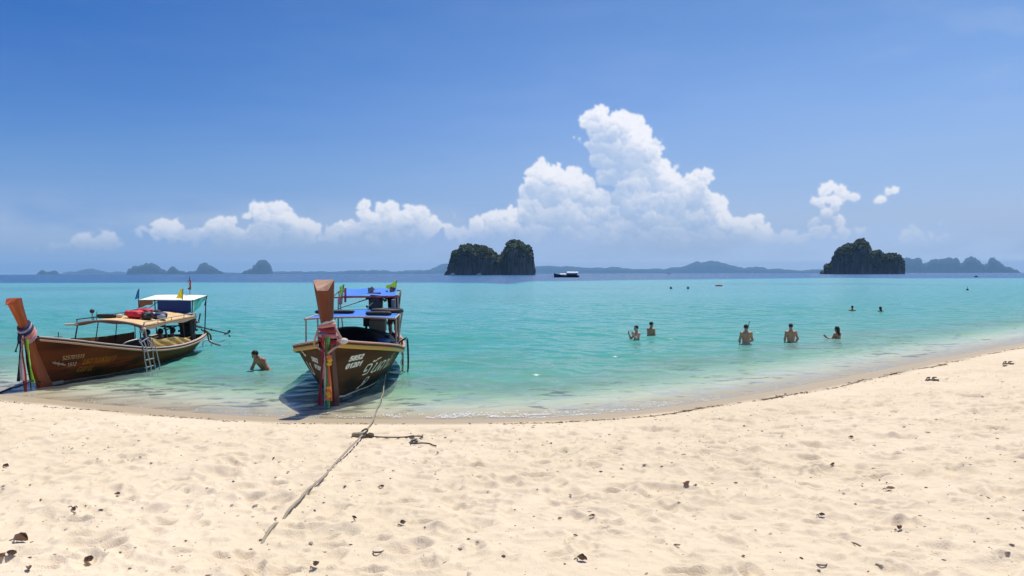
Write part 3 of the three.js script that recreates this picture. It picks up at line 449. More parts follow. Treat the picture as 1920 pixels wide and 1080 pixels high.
const brownBoatTex = hullTex((c, px, py, side) => {
  const R = rng(side > 0 ? 15 : 16); c.fillStyle = 'rgb(112,56,22)'; c.fillRect(0, -2.2 * py, 10 * px, 3 * py);
  blotches(c, px, py, R, 50, ['74,36,22', '60,27,18', '96,46,22'], 1.1, 0.3, 0.6, 0, 3);
  blotches(c, px, py, R, 30, ['140,86,24', '122,84,30', '158,94,22'], 1.2, 0.25, 0.5, 2, 9);
  blotches(c, px, py, R, 16, ['168,72,20', '150,58,22'], 0.7, 0.10, 0.55, 0.8, 3.4, 0.05, 0.5);
  blotches(c, px, py, R, 14, ['30,26,16', '34,40,20'], 0.6, 0.12, 0.6, 0.4, 3, 0.0, 0.4);
  blotches(c, px, py, R, 40, ['108,86,44', '88,76,42'], 1.4, 0.3, 0.4, 4.5, 9);
  planks(c, px, py, R, '34,18,12');
  c.fillStyle = 'rgb(150,142,122)'; c.fillRect(0, -0.02 * py, 10 * px, 0.035 * py); c.fillStyle = 'rgb(42,44,36)'; c.fillRect(0, 0.02 * py, 10 * px, 0.5 * py);
  c.fillStyle = 'rgb(168,158,140)'; c.fillRect(0, -0.05 * py, 0.5 * px, 0.09 * py);
  if (side > 0) {
    const write = (t, x, y, size, squash, col) => { c.save(); c.translate(x * px, -y * py); c.scale(squash * px / 205, py / 256); c.transform(1, 0, -0.2, 1, 0, 0); c.font = `${size * 256}px sans-serif`; c.lineWidth = 1.5; c.strokeStyle = c.fillStyle = col; c.fillText(t, 0, 0); c.strokeText(t, 0, 0); c.restore(); };
    write('525701515', 0.46, 0.62, 0.15, 0.56, 'rgb(186,150,108)'); write('1512', 0.58, 0.42, 0.14, 0.62, 'rgb(176,166,146)');
    // a line of faded hand lettering and, further aft, what is left of a name in orange paint
    c.strokeStyle = 'rgba(190,178,160,.75)'; c.lineWidth = 3; c.beginPath(); for (let i = 0; i < 60; i++) { const x = (0.24 + i * 0.0052) * px, y = -(0.58 - i * 0.0018 + 0.018 * Math.sin(i * 1.5) + (i % 17 === 11 ? 0.05 : 0) - (i === 24 ? 0.05 : 0)) * py; i ? c.lineTo(x, y) : c.moveTo(x, y); } c.stroke();
    let x = 0.96; for (const k of ['no_nu', 'do_dek', 'sara_aa', 'mo_ma', 'o_ang', 'no_nu', 'sara_aa']) { strokes(c, THAI[k], x * px, -0.42 * py, 0.12 * px, 0.15 * py, 0.2, 0.026 * py, 'rgba(176,116,30,.62)'); x += 0.125; }
    x = 0.86; for (const k of ['do_dek', 'mo_ma', 'no_nu']) { strokes(c, THAI[k], x * px, -0.22 * py, 0.13 * px, 0.14 * py, 0.2, 0.026 * py, 'rgba(190,124,28,.6)'); x += 0.15; }
  }
});
const woodBump = heightTex(256, (u, v) => 0.5 * tnoise(u, v * 0.12, 64, 3) + 0.3 * tnoise(u, v, 16, 4) + 0.2 * tnoise(u, v, 90, 6));
const M = {
  darkHull: new THREE.MeshPhysicalMaterial({ name: 'varnished_planks', map: darkBoatTex, roughness: 0.72, specularIntensity: 0.35, bumpMap: woodBump, bumpScale: 0.004 }),
  brownHull: new THREE.MeshPhysicalMaterial({ name: 'worn_planks', map: brownBoatTex, roughness: 0.78, specularIntensity: 0.35, bumpMap: woodBump, bumpScale: 0.004 }),
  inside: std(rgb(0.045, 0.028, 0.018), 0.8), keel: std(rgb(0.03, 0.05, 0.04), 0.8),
  orangeWood: new THREE.MeshStandardMaterial({ name: 'orange_wood', map: woodTex(128, 512, [[126, 50, 10], [184, 86, 24]], 7), roughness: 0.5 }),
  redWood: new THREE.MeshStandardMaterial({ name: 'red_brown_wood', map: woodTex(128, 512, [[78, 28, 9], [118, 50, 18]], 9), roughness: 0.5 }),
  endGrain: new THREE.MeshStandardMaterial({ name: 'weathered_end_grain', map: woodTex(128, 128, [[150, 110, 84], [206, 170, 144]], 12), roughness: 0.8 }),
  pinkRail: std(rgb(0.50, 0.29, 0.21), 0.55), yellowRail: std(rgb(0.60, 0.33, 0.035), 0.5), darkRail: std(rgb(0.10, 0.03, 0.02), 0.6), tanRail: std(rgb(0.48, 0.28, 0.18), 0.6), paleRail: std(rgb(0.45, 0.36, 0.30), 0.6),
  steel: std(rgb(0.42, 0.42, 0.40), 0.4, { metalness: 0.5 }), darkSteel: std(rgb(0.06, 0.055, 0.05), 0.5, { metalness: 0.3 }), rust: std(rgb(0.16, 0.075, 0.045), 0.7), black: std(rgb(0.012, 0.012, 0.013), 0.6), engine: std(rgb(0.014, 0.014, 0.015), 0.6, { metalness: 0.2 }), grey: std(rgb(0.16, 0.16, 0.15), 0.6),
  ply: new THREE.MeshStandardMaterial({ name: 'sunbleached_plywood', map: woodTex(256, 256, [[206, 168, 112], [238, 208, 156]], 21, 0.3), roughness: 0.8 }),
  canvasWhite: std(rgb(0.80, 0.77, 0.66), 0.85), canvasBlue: std(rgb(0.035, 0.19, 0.66), 0.7), canvasNavy: std(rgb(0.008, 0.035, 0.15), 0.8), canvasTeal: new THREE.MeshPhysicalMaterial({ name: 'teal_cloth', color: rgb(0.03, 0.52, 0.40), roughness: 0.95, transmission: 0.4, thickness: 0 }), canvasBrown: std(rgb(0.23, 0.10, 0.04), 0.85), canvasYellow: new THREE.MeshPhysicalMaterial({ name: 'yellow_tarp', color: rgb(0.80, 0.44, 0.06), roughness: 0.85, transmission: 0.4, thickness: 0 }),
  curtain: std(rgb(0.24, 0.10, 0.045), 0.85), darkTarp: std(rgb(0.012, 0.014, 0.022), 0.45),
  rope: std(rgb(0.30, 0.27, 0.22), 0.95), paleRope: std(rgb(0.62, 0.52, 0.36), 0.9),
};
function cloth(w, h, nu, nv, f) { return gridGeo(nu, nv, (u, v) => f(u, v)); }
const two = (m) => { m.side = THREE.DoubleSide; return m; };
Object.values(M).forEach(two);
function ribbonGeo(top, w, len, sway, seed, fall = [0, 0]) { return gridGeo(6, 28, (u, v) => { const t = v, a = (u - 0.5) * w * (0.75 + 0.35 * Math.sin(v * 5 + seed)); return [top.x + a * 0.85 + fall[0] * t + sway * Math.sin(v * 4 + seed) * 0.4 * t, top.y - len * t, top.z + fall[1] * t + 0.02 * Math.sin(u * 9 + v * 6 + seed) + a * 0.3]; }); }
const clothMat = (r, g, b) => new THREE.MeshPhysicalMaterial({ color: rgb(r, g, b), roughness: 0.9, transmission: 0.3, thickness: 0, side: THREE.DoubleSide });

function baseBoat(t, H, hullMat, stemMat) {
  const hull = part('hull', merge([H.shell(1), H.shell(-1)]), hullMat, t);
  part('transom', H.transom(), hullMat, hull);
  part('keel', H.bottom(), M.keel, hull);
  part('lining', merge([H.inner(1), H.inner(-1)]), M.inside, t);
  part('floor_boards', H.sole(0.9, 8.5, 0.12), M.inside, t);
  return hull;
}
// an engine on its swivel with the long shaft that gives the boats their name
function longTail(t, pos, shaftTo, name = 'engine') {
  const e = new THREE.Group(); e.name = name; t.add(e); e.position.copy(pos);
  part('block', merge([box(.42, .40, .55, 0, .05, 0, .03), box(.34, .14, .42, 0, .30, 0, .03), box(.5, .08, .62, 0, -.19, 0, .02)]), M.engine, e);
  const pipes = []; for (let i = -1.5; i <= 1.5; i++) { pipes.push(rod(V(.2, .16, i * .12), V(.31, .10, i * .12), .025)); part('cylinder_cap', rod(V(-.2, .16, i * .12), V(-.31, .2, i * .12), .03), M.darkSteel, e); } pipes.push(rod(V(.31, .1, -.25), V(.31, .1, .25), .035), rod(V(.31, .1, -.2), V(.34, .42, -.3), .028)); part('exhaust', merge(pipes), M.rust, e);
  const wheel = new THREE.CylinderGeometry(.19, .19, .06, 24); wheel.rotateX(Math.PI / 2); wheel.translate(0, .02, .33); part('flywheel', wheel, M.darkSteel, e);
  const filt = new THREE.CylinderGeometry(.09, .09, .16, 16); filt.translate(-.16, .45, .05); part('air_filter', filt, M.grey, e);
  part('tiller', merge([rod(V(0, .1, .3), V(-.12, -.05, 1.5), .022), rod(V(-.12, -.05, 1.5), V(-.12, .0, 1.75), .03)]), M.darkSteel, e);
  part('swivel', merge([rod(V(0, -.7, -.1), V(0, -.2, -.1), .05), rod(V(-.25, -.72, -.1), V(.25, -.72, -.1), .045), rod(V(.22, -.7, -.3), V(0, -.2, -.1), .025)]), M.darkSteel, e);
  const a = V(0, 0, -.25), b = shaftTo.clone().sub(pos), d = b.clone().sub(a);
  const sh = part('propeller_shaft', merge([rod(a, b, .03), rod(a, a.clone().addScaledVector(d, .25), .055, .045), rod(a.clone().addScaledVector(d, .5), a.clone().addScaledVector(d, .53), .045)]), M.darkSteel, e);
  const pr = []; const n = d.clone().normalize(), q = new THREE.Quaternion().setFromUnitVectors(V(0, 0, 1), n); for (let i = 0; i < 3; i++) { const bl = gridGeo(6, 6, (u, v) => { const r = .03 + v * .15, w = .07 * Math.sin(Math.PI * (.15 + .75 * v)), an = (u - .5) * w / .1; return [Math.cos(an + i * 2.09) * r, Math.sin(an + i * 2.09) * r, (u - .5) * .09 * (1 - v * .4)]; }); bl.applyQuaternion(q); bl.translate(b.x, b.y, b.z); pr.push(bl); }
  const guard = rod(b.clone().addScaledVector(n, -.35).add(V(0, -.03, 0)), b.clone().addScaledVector(n, .25).add(V(0, .1, 0)), .035, .05); part('propeller', merge([...pr.map((g) => g), guard]), M.darkSteel, sh);
  return e;
}
function pennant(name, label, foot, height, lean, shape, mat, group) { // flag on its own stick; shape(u, v) -> offset from the stick's top
  const t = thing(name, label, 'flag', foot.toArray(), 0, group), top = V(lean[0], height, lean[1]);
  part('stick', rod(V(0, 0, 0), top, .014), M.darkSteel, t);
  part('cloth', gridGeo(12, 8, (u, v) => { const q = shape(u, v); return [top.x + q[0], top.y + q[1], top.z + q[2]]; }), mat, t);
  return t;
}
function roller(len, r, seed) { return gridGeo(16, 20, (u, v) => { const a = u * Math.PI * 2, e = Math.pow(Math.max(0, 1 - Math.pow(Math.abs(2 * v - 1), 10)), .5), rr = r * e * (0.93 + 0.12 * noise2(u * 6, v * 9, seed)); return [(v - .5) * len, Math.cos(a) * rr * .85, Math.sin(a) * rr]; }); }

// ---- the dark boat in the middle
const darkAt = V(-4.06, 0, -17.0), darkTurn = 0.09;
{
  const t = thing('longtail_boat', 'dark varnished longtail boat with blue roof tarp and canopy, its bow facing the beach', 'boat', darkAt.toArray(), darkTurn);
  const H = makeHull({ sheer: [[0, 1.42], [.6, 1.30], [1.2, 1.20], [2, 1.07], [3, .93], [4.5, .76], [6, .71], [7.5, .77], [8.7, .88]] });
  t.userData.H = H;
  baseBoat(t, H, M.darkHull, M.redWood);
  const rails = H.rail(0.035, 0.02, 0.15, 0.05); for (const g of rails) part('gunwale', g, M.pinkRail, t);
  for (const g of H.rail(-0.075, 0.035, 0.07, 0.10)) part('rubbing_strake', g, M.yellowRail, t);
  for (const g of H.rail(-0.005, 0.03, 0.10, 0.028)) part('dark_strake', g, M.darkRail, t);
  part('foredeck', H.deck(0.05, 1.5, 0.1, 0.05), M.redWood, t);
  const lean = (y) => RAKE * y - 0.02 + (y > 1.4 ? -0.06 * (y - 1.4) : 0);
  const [post, cap] = stemGeo([[-.12, .12, .42], [.6, .125, .38], [1.3, .125, .32], [1.75, .12, .26], [2.1, .155, .28], [2.72, .212, .34]], lean, 0.17);
  const sp = part('prow', post, M.redWood, t); part('prow_top', cap, M.endGrain, sp);
  // lower roof: frame, tarp, posts
  const RY = 1.70, f = 3.15, r = 7.0, hw = 1.19, arch = (x) => 0.05 * (1 - (x / hw) ** 2);
  const roof = gridGeo(16, 10, (u, v) => { const x = lerp(-hw, hw, u), s = lerp(f, r, v); return [x, RY + arch(x) + 0.02 * v - 0.02 * Math.abs(Math.sin(v * 9)) * 0.4, -s]; });
  const roof2 = roof.clone(); roof2.translate(0, -.035, 0); part('roof_tarp', roof, M.canvasBlue, t); part('roof_board', roof2, M.darkTarp, t);
  const edge = (s) => sweepPath([-1, -.5, 0, .5, 1].map((k) => P(k * hw * 1.02, RY + arch(k * hw) - 0.01, s)), .045, .05); part('roof_beam', edge(f), M.paleRail, t); part('roof_beam', edge(r), M.paleRail, t);
  for (const k of [-1, 1]) part('roof_rail', rod(P(k * hw, RY, f - .1), P(k * hw, RY + .02, r), .025), M.paleRail, t);
  for (const [k, s] of [[-1, 3.25], [1, 3.6], [-1, 5.1], [1, 5.1], [1, 6.4], [-1, 6.9], [1, 6.9]]) part('roof_post', rod(P(k * (Math.min(hw, halfBeam(s) - .1)), H.sheer(s), s), P(k * hw, RY, s), .022), M.paleRail, t);
  // upper canopy over the helm
  const CY = 2.15, cf = 7.0, cr = 8.5, cw = 1.04;
  part('canopy', gridGeo(14, 8, (u, v) => { const x = lerp(-.72 * cw, .9 * cw, u), s = lerp(cf, cr, v); return [x, CY + .06 + 0.20 * v - .02 * Math.sin(u * 9) - .03 * Math.sin(u * Math.PI) * Math.sin(v * Math.PI), -s]; }), M.canvasBlue, t);
  part('canopy_fringe', gridGeo(30, 2, (u, v) => { const x = lerp(-.72 * cw, .95 * cw, u); return [x, CY + .05 - v * (.05 + .02 * Math.sin(u * 40)), -cf + .02 + .01 * Math.sin(u * 30)]; }), clothMat(.55, .10, .12), t);
  part('canopy_frame', merge([rod(P(-cw, CY, cf), P(cw * 1.04, CY + .02, cf), .022), rod(P(-cw, CY + .16, cr), P(cw, CY + .18, cr), .02), rod(P(-cw, CY, cf), P(-cw, CY + .16, cr), .02), rod(P(cw, CY, cf), P(cw, CY + .18, cr), .02)]), M.rust, t);
  for (const [x, s] of [[-cw, cf], [-.82 * cw, cf + .05], [cw * .99, cf], [cw * .9, cf + .1], [-cw, cr], [cw, cr]]) part('canopy_post', rod(P(x * (s > 8 ? .85 : 1.02), H.sheer(s) - .05, s), P(x, CY + (s > 8 ? .16 : 0), s), .024), M.paleRail, t);
  part('canopy_brace', rod(P(-.75, 1.83, 6.4), P(.15, 2.12, 7.3), .016), M.darkSteel, t); part('roof_brace', rod(P(-.9, 1.35, 5.2), P(-.5, 1.82, 5.6), .012), M.darkSteel, t);
  part('cloth_scrap', gridGeo(6, 8, (u, v) => [-.78 + (u - .5) * .16 * (1 - .3 * v), CY - v * .22, -cf + .03 + .02 * Math.sin(v * 7 + u * 4)]), clothMat(.62, .24, .2), t);
  part('cloth_scrap', gridGeo(6, 8, (u, v) => [-.62 + (u - .5) * .07, CY + .3 - v * .45, -cf + .05 + .02 * Math.sin(v * 9)]), clothMat(.30, .05, .06), t);
  part('hanging_bag', roller(.34, .075, 4).rotateZ(Math.PI / 2).translate(.88, CY - .22, -cf + .03), M.grey, t);
  // engine, seat, covered cargo amidships
  longTail(t, P(.28, 1.92, 7.6), P(.6, 0.35, 12.6));
  part('engine_stand', merge([rod(P(-.1, .8, 7.4), P(.1, 1.72, 7.5), .04), rod(P(.6, .8, 7.4), P(.42, 1.72, 7.5), .04), box(.7, .5, .5, .25, 1.45, -7.5, .03)]), M.black, t);
  part('helm_seat', merge([box(.52, .36, .4, .42, 1.26, -6.7, .04), box(.46, .06, .36, .42, 1.47, -6.7, .02)]), M.grey, t);
  part('cargo_cover', gridGeo(24, 24, (u, v) => { const a = u * Math.PI, s = lerp(4.4, 7.6, v), hgt = 1.0 * Math.pow(Math.sin(Math.PI * (.06 + .9 * v)), .5); const n = .06 * (noise2(u * 8, v * 8, 3) - .5); return [-Math.cos(a) * (halfBeam(s) - .18) + n, .62 + Math.sin(a) * hgt * (.78 + .2 * Math.sin(u * 5 + v * 3)) + n, -s]; }), M.darkTarp, t);
  const crates = []; const R = rng(8); for (let i = 0; i < 9; i++) crates.push(box(.2 + .25 * R(), .2 + .2 * R(), .25 + .2 * R(), lerp(.3, .95, R()), .55 + .35 * R(), -lerp(4.6, 6.2, R()), .03)); part('gear', merge(crates), M.black, t);
  part('water_drum', new THREE.CylinderGeometry(.17, .17, .42, 18).translate(.78, .82, -4.5), std(rgb(.02, .13, .36), .5), t);
  part('side_cloth', gridGeo(8, 6, (u, v) => [lerp(.82, 1.18, v) , lerp(.72, .90, v) + .02 * Math.sin(u * 9), -lerp(3.9, 4.9, u)]), std(rgb(.02, .16, .40), .7), t);
  const fend = []; for (const [s, y] of [[2.2, 0], [2.6, .02]]) fend.push(tube([P(-.1, 1.15, s), P(-.35, 1.2, s + .1), P(-.55, 1.12, s + .2), P(-.5, 1.05, s + .4), P(-.2, 1.1, s + .3)], .05, 8)); part('coiled_line', merge(fend), M.black, t);
  // ropes and a garland of cloth round the neck of the prow
  const neck = (y) => P(0, y, -lean(y));
  const wrap = (y, m, rr, tilt) => { const p = []; for (let i = 0; i < 14; i++) { const a = i / 14 * Math.PI * 2; p.push(V(Math.cos(a) * (.13 + m), y + tilt * Math.sin(a + 1), lean(y) + Math.sin(a) * (.155 + m))); } return tube(p, rr, 7, true, 40); };
  const g = thing('prow_garland', 'red, green, orange and pink cloths hanging from the dark boat\'s prow', 'garland', darkAt.toArray(), darkTurn, 'cloths tied to the prows');
  const cm = { pink: clothMat(.72, .30, .27), red: clothMat(.36, .015, .03), green: clothMat(.10, .52, .14), orange: clothMat(.80, .22, .10), yellow: clothMat(.85, .52, .03), white: clothMat(.75, .70, .62), maroon: clothMat(.25, .02, .05), blue: clothMat(.05, .12, .35), pale: clothMat(.62, .42, .32) };
  [[1.78, .015, .05, .03, 'pink'], [1.71, .025, .055, -.03, 'red'], [1.64, .02, .05, .05, 'blue'], [1.58, .03, .055, -.02, 'pink'], [1.52, .035, .05, .03, 'maroon'], [1.83, .0, .035, .06, 'white'], [1.47, .05, .05, -.05, 'red']].forEach((w) => part('wrap', wrap(w[0], w[1], w[2], w[3]), cm[w[4]], g));
  const fz = lean(1.55) + .30;
  part('strap', tube([P(-.16, 1.78, -lean(1.8) - .02), P(-.24, 1.55, -fz + .15), P(-.28, 1.40, -fz + .22), P(-.1, 1.28, -fz + .02), P(-.03, 1.22, -fz)], .022), cm.pale, g);
  part('strap', tube([P(.15, 1.80, -lean(1.8) - .02), P(.26, 1.58, -fz + .15), P(.33, 1.42, -fz + .22), P(.15, 1.30, -fz + .04), P(.03, 1.2, -fz)], .026), cm.pale, g);
  part('bow_knot', new THREE.SphereGeometry(.085, 14, 10).scale(1.25, .8, 1).translate(.34, 1.45, fz - .20), cm.white, g);
  [[-.05, 1.60, .06, 1.50, 'red', [-.12, -.20], 1], [-.05, 1.60, .05, .95, 'pink', [-.02, -.10], 2], [.01, 1.56, .06, 1.55, 'green', [-.0, -.24], 3], [.035, 1.52, .07, 1.36, 'orange', [.03, -.20], 4], [-.02, 1.5, .045, 1.45, 'white', [-.05, -.22], 5], [-.065, 1.3, .11, 1.22, 'maroon', [-.09, -.18], 2.4], [.045, 1.55, .10, .42, 'green', [.01, -.05], 1.7]].forEach((w) => part('hanging_cloth', ribbonGeo(V(w[0], w[1], fz + .03), w[2], w[3], .03, w[6], w[5]), cm[w[4]], g));
  [[.06, 1.14], [.075, 1.06], [.06, .98], [.045, .40], [.01, .34], [.03, .28], [.0, .22], [.03, .46]].forEach(([x, y], i) => part('flower_knot', new THREE.IcosahedronGeometry(.055, 2).scale(1, .8, .8).translate(x, y, fz + .05 - (1.5 - y) * .15), i % 3 ? cm.yellow : cm.orange, g));
  // boarding ladder and lines on the starboard side
  const lad = thing('boarding_ladder', 'dark red steel boarding ladder hung over the dark boat\'s side by its stern', 'ladder', darkAt.toArray(), darkTurn), x0 = halfBeam(5) - .01;
  for (const [s, x] of [[4.9, x0], [5.35, x0], [4.95, x0 + .16], [5.4, x0 + .16]]) part('rail', tube([P(x - .25, .86, s), P(x - .02, .98, s), P(x, .86, s), P(x + .02, .3, s), P(x, -.22, s)], .017, 7), x > x0 + .1 ? M.black : M.rust, lad);
  for (const y of [.62, .36, .08]) part('rung', rod(P(x0, y, 4.88), P(x0, y, 5.42), .016), M.rust, lad); part('rung', rod(P(x0 + .17, .02, 4.93), P(x0 + .17, .02, 5.42), .016), M.rust, lad);
  const ln = mesh('side_line', tube([P(x0 - .08, .90, 4.55), P(x0 + .02, .6, 4.55), P(x0 + .03, .42, 4.6), P(x0 - .01, .34, 4.58), P(x0 + .05, .16, 4.62), P(x0 - .02, .06, 4.6), P(x0 + .1, .03, 4.85), P(x0, -.1, 4.6)], .014, 6), M.paleRope); ln.position.copy(darkAt); ln.rotation.y = darkTurn; tag(ln, 'thin pale knotted line hanging down the dark boat\'s side in front of its ladder', 'rope');
  // things on the roof
  const top = (x, s, y = 0) => P(x, RY + arch(x) + .02 + y, s).applyAxisAngle(V(0, 1, 0), darkTurn).add(darkAt);
  const mats = (label, x, s, len, turn, rr) => { const o = mesh('rolled_mat', roller(len, rr, s), M.black); o.position.copy(top(x, s, rr * .8)); o.rotation.y = turn; return tag(o, label, 'mat'); };
  mats('black rolled mat on the left of the dark boat\'s lower roof, behind the prow', -.62, 4.6, 1.15, .12, .07); mats('black rolled mat at the front right of the blue lower roof', .72, 3.5, .75, -.08, .075);
  const ring = mesh('inner_tube', new THREE.TorusGeometry(.42, .065, 10, 36).rotateX(Math.PI / 2), M.black); ring.position.copy(top(.82, 5.2, .06)); tag(ring, 'black rubber ring lying on the right edge of the blue lower roof', 'tube');
  const tp = (x, y, s) => P(x, y, s).applyAxisAngle(V(0, 1, 0), darkTurn).add(darkAt);
  pennant('boat_flag', 'yellow and green flag hanging limp at the left of the blue canopy', tp(-.72, CY + .02, cf), .40, [.05, 0], (u, v) => [-.02 - u * .12 * (1 - v * .3), -.02 - v * .32 - u * .06, .03 * Math.sin(u * 7)], clothMat(.45, .68, .08), 'flags on the boats');
  pennant('boat_flag', 'lime yellow flag blowing at the right rear of the dark boat\'s blue canopy', tp(.86, CY + .16, 8.2), .36, [.06, 0], (u, v) => [-u * .36, -v * .24 * (1 - u * .6) - u * .18 + .02 * Math.sin(u * 8), .04 * Math.sin(u * 9)], clothMat(.56, .80, .06), 'flags on the boats');
}

// ---- the brown boat at the left
const brownAt = V(-12.28, 0, -19.7), brownTurn = 0.02;
{
  const t = thing('longtail_boat', 'worn brown longtail boat with a plywood roof, white canopy and orange prow', 'boat', brownAt.toArray(), brownTurn);
  const H = makeHull({ sheer: [[0, 1.30], [.6, 1.14], [1.2, .98], [2, .80], [3, .645], [4.5, .53], [6, .50], [7.5, .54], [8.7, .63]] });
  baseBoat(t, H, M.brownHull, M.orangeWood);
  for (const g of H.rail(0.03, 0.02, 0.11, 0.045)) part('gunwale', g, M.paleRail, t);
  for (const g of H.rail(-0.055, 0.04, 0.08, 0.06)) part('rubbing_strake', g, M.tanRail, t);
  for (const g of H.rail(-0.01, 0.03, 0.08, 0.03)) part('dark_strake', g, M.darkRail, t);
  part('foredeck', H.deck(0.05, 2.4, 0.12, 0.05), M.curtain, t);
  const lean = (y) => RAKE * y + 0.05 + (y > 1.3 ? 0.10 * (y - 1.3) : 0);
  const [post, cap] = stemGeo([[-.10, .10, .48], [.6, .10, .42], [1.2, .095, .33], [1.6, .09, .23], [1.95, .11, .27], [2.28, .135, .34]], lean, 0.12);
  const sp = part('prow', post, M.orangeWood, t); part('prow_top', cap, M.orangeWood, sp);
  // roof of bleached plywood on posts
  const f = 3.3, r = 7.3, hw = 1.04, RY = 1.36, ry = (x, s) => RY + .13 * (1 - (x / hw) ** 2) - .045 * (x / hw) + .035 * (s - f) * .6;
  const nP = 4; for (let i = 0; i < nP; i++) { const a = lerp(f, r, i / nP) + .012, b = lerp(f, r, (i + 1) / nP) - .012; const g = gridGeo(14, 4, (u, v) => { const x = lerp(-hw, hw, u), s = lerp(a, b, v); return [x, ry(x, s), -s]; }, (u, v) => [u, v + i * .37]); part('roof_sheet', g, M.ply, t); }
  part('roof_underside', gridGeo(14, 8, (u, v) => { const x = lerp(-hw, hw, u), s = lerp(f, r, v); return [x, ry(x, s) - .05, -s]; }), M.curtain, t);
  const ed = (s, dy, w, h, ex = 1) => sweepPath([-1, -.6, -.2, .2, .6, 1].map((k) => P(k * hw * ex, ry(k * hw, s) + dy, s)), w, h);
  part('roof_valance', gridGeo(30, 3, (u, v) => { const x = lerp(-hw, hw, u); return [x, ry(x, f) - .015 - v * (.07 + .02 * Math.sin(u * 14)), -f + .02]; }), M.canvasBrown, t);
  part('roof_valance', gridGeo(30, 3, (u, v) => { const s = lerp(f, r, u); return [hw + .02 + .01 * Math.sin(u * 20), ry(hw, s) - .015 - v * (.09 + .03 * Math.sin(u * 11)), -s]; }), M.tanRail, t);
  part('roof_beam', ed(f - .02, 0, .05, .045, 1), M.paleRail, t); part('roof_beam', rod(P(-hw * 1.28, ry(-hw, f) - .04, f - .03), P(-hw * .9, ry(-hw, f) - .03, f - .03), .035), M.paleRope, t); part('roof_beam', ed(r, 0, .05, .05), M.paleRail, t);
  for (const k of [-1, 1]) { const pts = [f + .05, 4.6, 6, r].map((s) => P(k * hw * .98, ry(k * hw, s) + .11, s)); part('roof_rail', merge([tube(pts, .016, 6), ...[f + .05, 4.3, 5.3, 6.3, r].map((s) => rod(P(k * hw * .98, ry(k * hw, s), s), P(k * hw * .98, ry(k * hw, s) + .11, s), .014))]), k > 0 ? M.paleRail : M.darkSteel, t); }
  part('roof_rail', rod(P(-hw, ry(-hw, f) + .11, f + .05), P(-.45, ry(-.45, f) + .10, f + .05), .015), M.darkSteel, t);
  part('lashing', merge([new THREE.IcosahedronGeometry(.06, 1).translate(hw + .02, ry(hw, f) - .10, -f + .04), new THREE.IcosahedronGeometry(.05, 1).scale(1.5, .8, 1).translate(hw - .05, ry(hw, f) - .17, -f + .05), rod(P(hw + .02, ry(hw, f) + .1, f), P(hw - .12, ry(hw, f) - .22, f - .02), .022)]), M.paleRope, t);
  for (const [k, s, m, rr] of [[-1, 3.4, M.darkSteel, .022], [-1, 4.6, M.darkSteel, .016], [-1, 5.8, M.darkSteel, .016], [-1, 7.0, M.darkSteel, .016], [1, 3.35, M.steel, .024], [1, 4.75, M.darkSteel, .035], [1, 6.2, M.darkSteel, .018], [1, 7.2, M.darkSteel, .02]]) part('roof_post', rod(P(k * (halfBeam(s) - .12), H.sheer(s), s), P(k * hw * .98, ry(k * hw, s), s), rr), m, t);
  part('side_curtain', gridGeo(24, 4, (u, v) => { const s = lerp(3.3, 7.0, u); return [-(halfBeam(s) - .1) + v * .02 * Math.sin(u * 30), H.sheer(s) - .02 + v * .36, -s]; }), M.curtain, t);
  part('side_tarp', gridGeo(30, 8, (u, v) => { const s = lerp(3.3, 6.6, u), w = .05 * (noise2(u * 9 + v * 4, v * 3, 6) - .4) + .02 * Math.sin(u * 24 + v * 9); return [halfBeam(s) - .06 + w, H.sheer(s) - .01 + v * (.36 - .12 * u - .04 * Math.sin(u * 9)), -s]; }), M.canvasYellow, t);
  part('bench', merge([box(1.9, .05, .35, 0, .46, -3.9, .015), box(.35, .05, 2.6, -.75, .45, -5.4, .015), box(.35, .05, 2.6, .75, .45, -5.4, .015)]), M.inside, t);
  // canopy over the helm with cloths hung from its edges
  const CY = 1.98, cf = 7.2, cr = 8.55, cw = .96;
  part('canopy', gridGeo(12, 8, (u, v) => { const x = lerp(-cw, cw, u), s = lerp(cf, cr, v); return [x, CY + .14 * v + .02 * (1 - (2 * u - 1) ** 2) - .02 * u, -s]; }), M.canvasWhite, t);
  part('canopy_frame', merge([rod(P(-cw, CY - .02, cf), P(cw, CY - .04, cf), .02), rod(P(-cw, CY + .12, cr), P(cw, CY + .10, cr), .02), rod(P(cw, CY - .04, cf), P(cw, CY + .10, cr), .02), rod(P(-cw, CY - .02, cf), P(-cw, CY + .12, cr), .02), rod(P(cw + .0, CY + .10, cr), P(cw - .1, CY - .25, cr), .018)]), M.darkSteel, t);
  for (const [x, s, b] of [[-cw, cf, 0], [cw, cf, 0], [-cw, cr - .1, .1], [cw, cr - .1, .1], [-.25, cf, 0]]) part('canopy_post', rod(P(x * .93, x === -.25 ? RY + .1 : H.sheer(Math.min(s, 8.6)), s), P(x, CY + b, s), .022), M.darkSteel, t);
  part('canopy_cloth', gridGeo(16, 6, (u, v) => [lerp(-.28, cw - .04, u), CY - .03 - v * (.44 - .03 * Math.sin(u * 7)), -cf + .03 + .02 * Math.sin(u * 13)]), M.canvasNavy, t);
  part('canopy_cloth', gridGeo(10, 8, (u, v) => { const s = lerp(cf, cr - .2, u); return [cw + .02 + .03 * Math.sin(u * 9 + v * 4), CY - .04 + .13 * u - v * (.42 * (1 - u * .85) + .04), -s]; }), M.canvasTeal, t);
  part('canopy_cloth', gridGeo(10, 6, (u, v) => [lerp(-cw + .05, -.42, u), CY - .03 - v * (.24 * (1 - .55 * u) + .02 * Math.sin(u * 9)), -cf + .04 + .03 * Math.sin(u * 8)]), M.canvasBrown, t);
  part('canopy_brace', rod(P(-cw + .1, 1.5, cf), P(-.25, CY - .05, cf), .014), M.darkSteel, t);
  longTail(t, P(.38, 1.0, 8.2), P(.0, 0.27, 13.4));
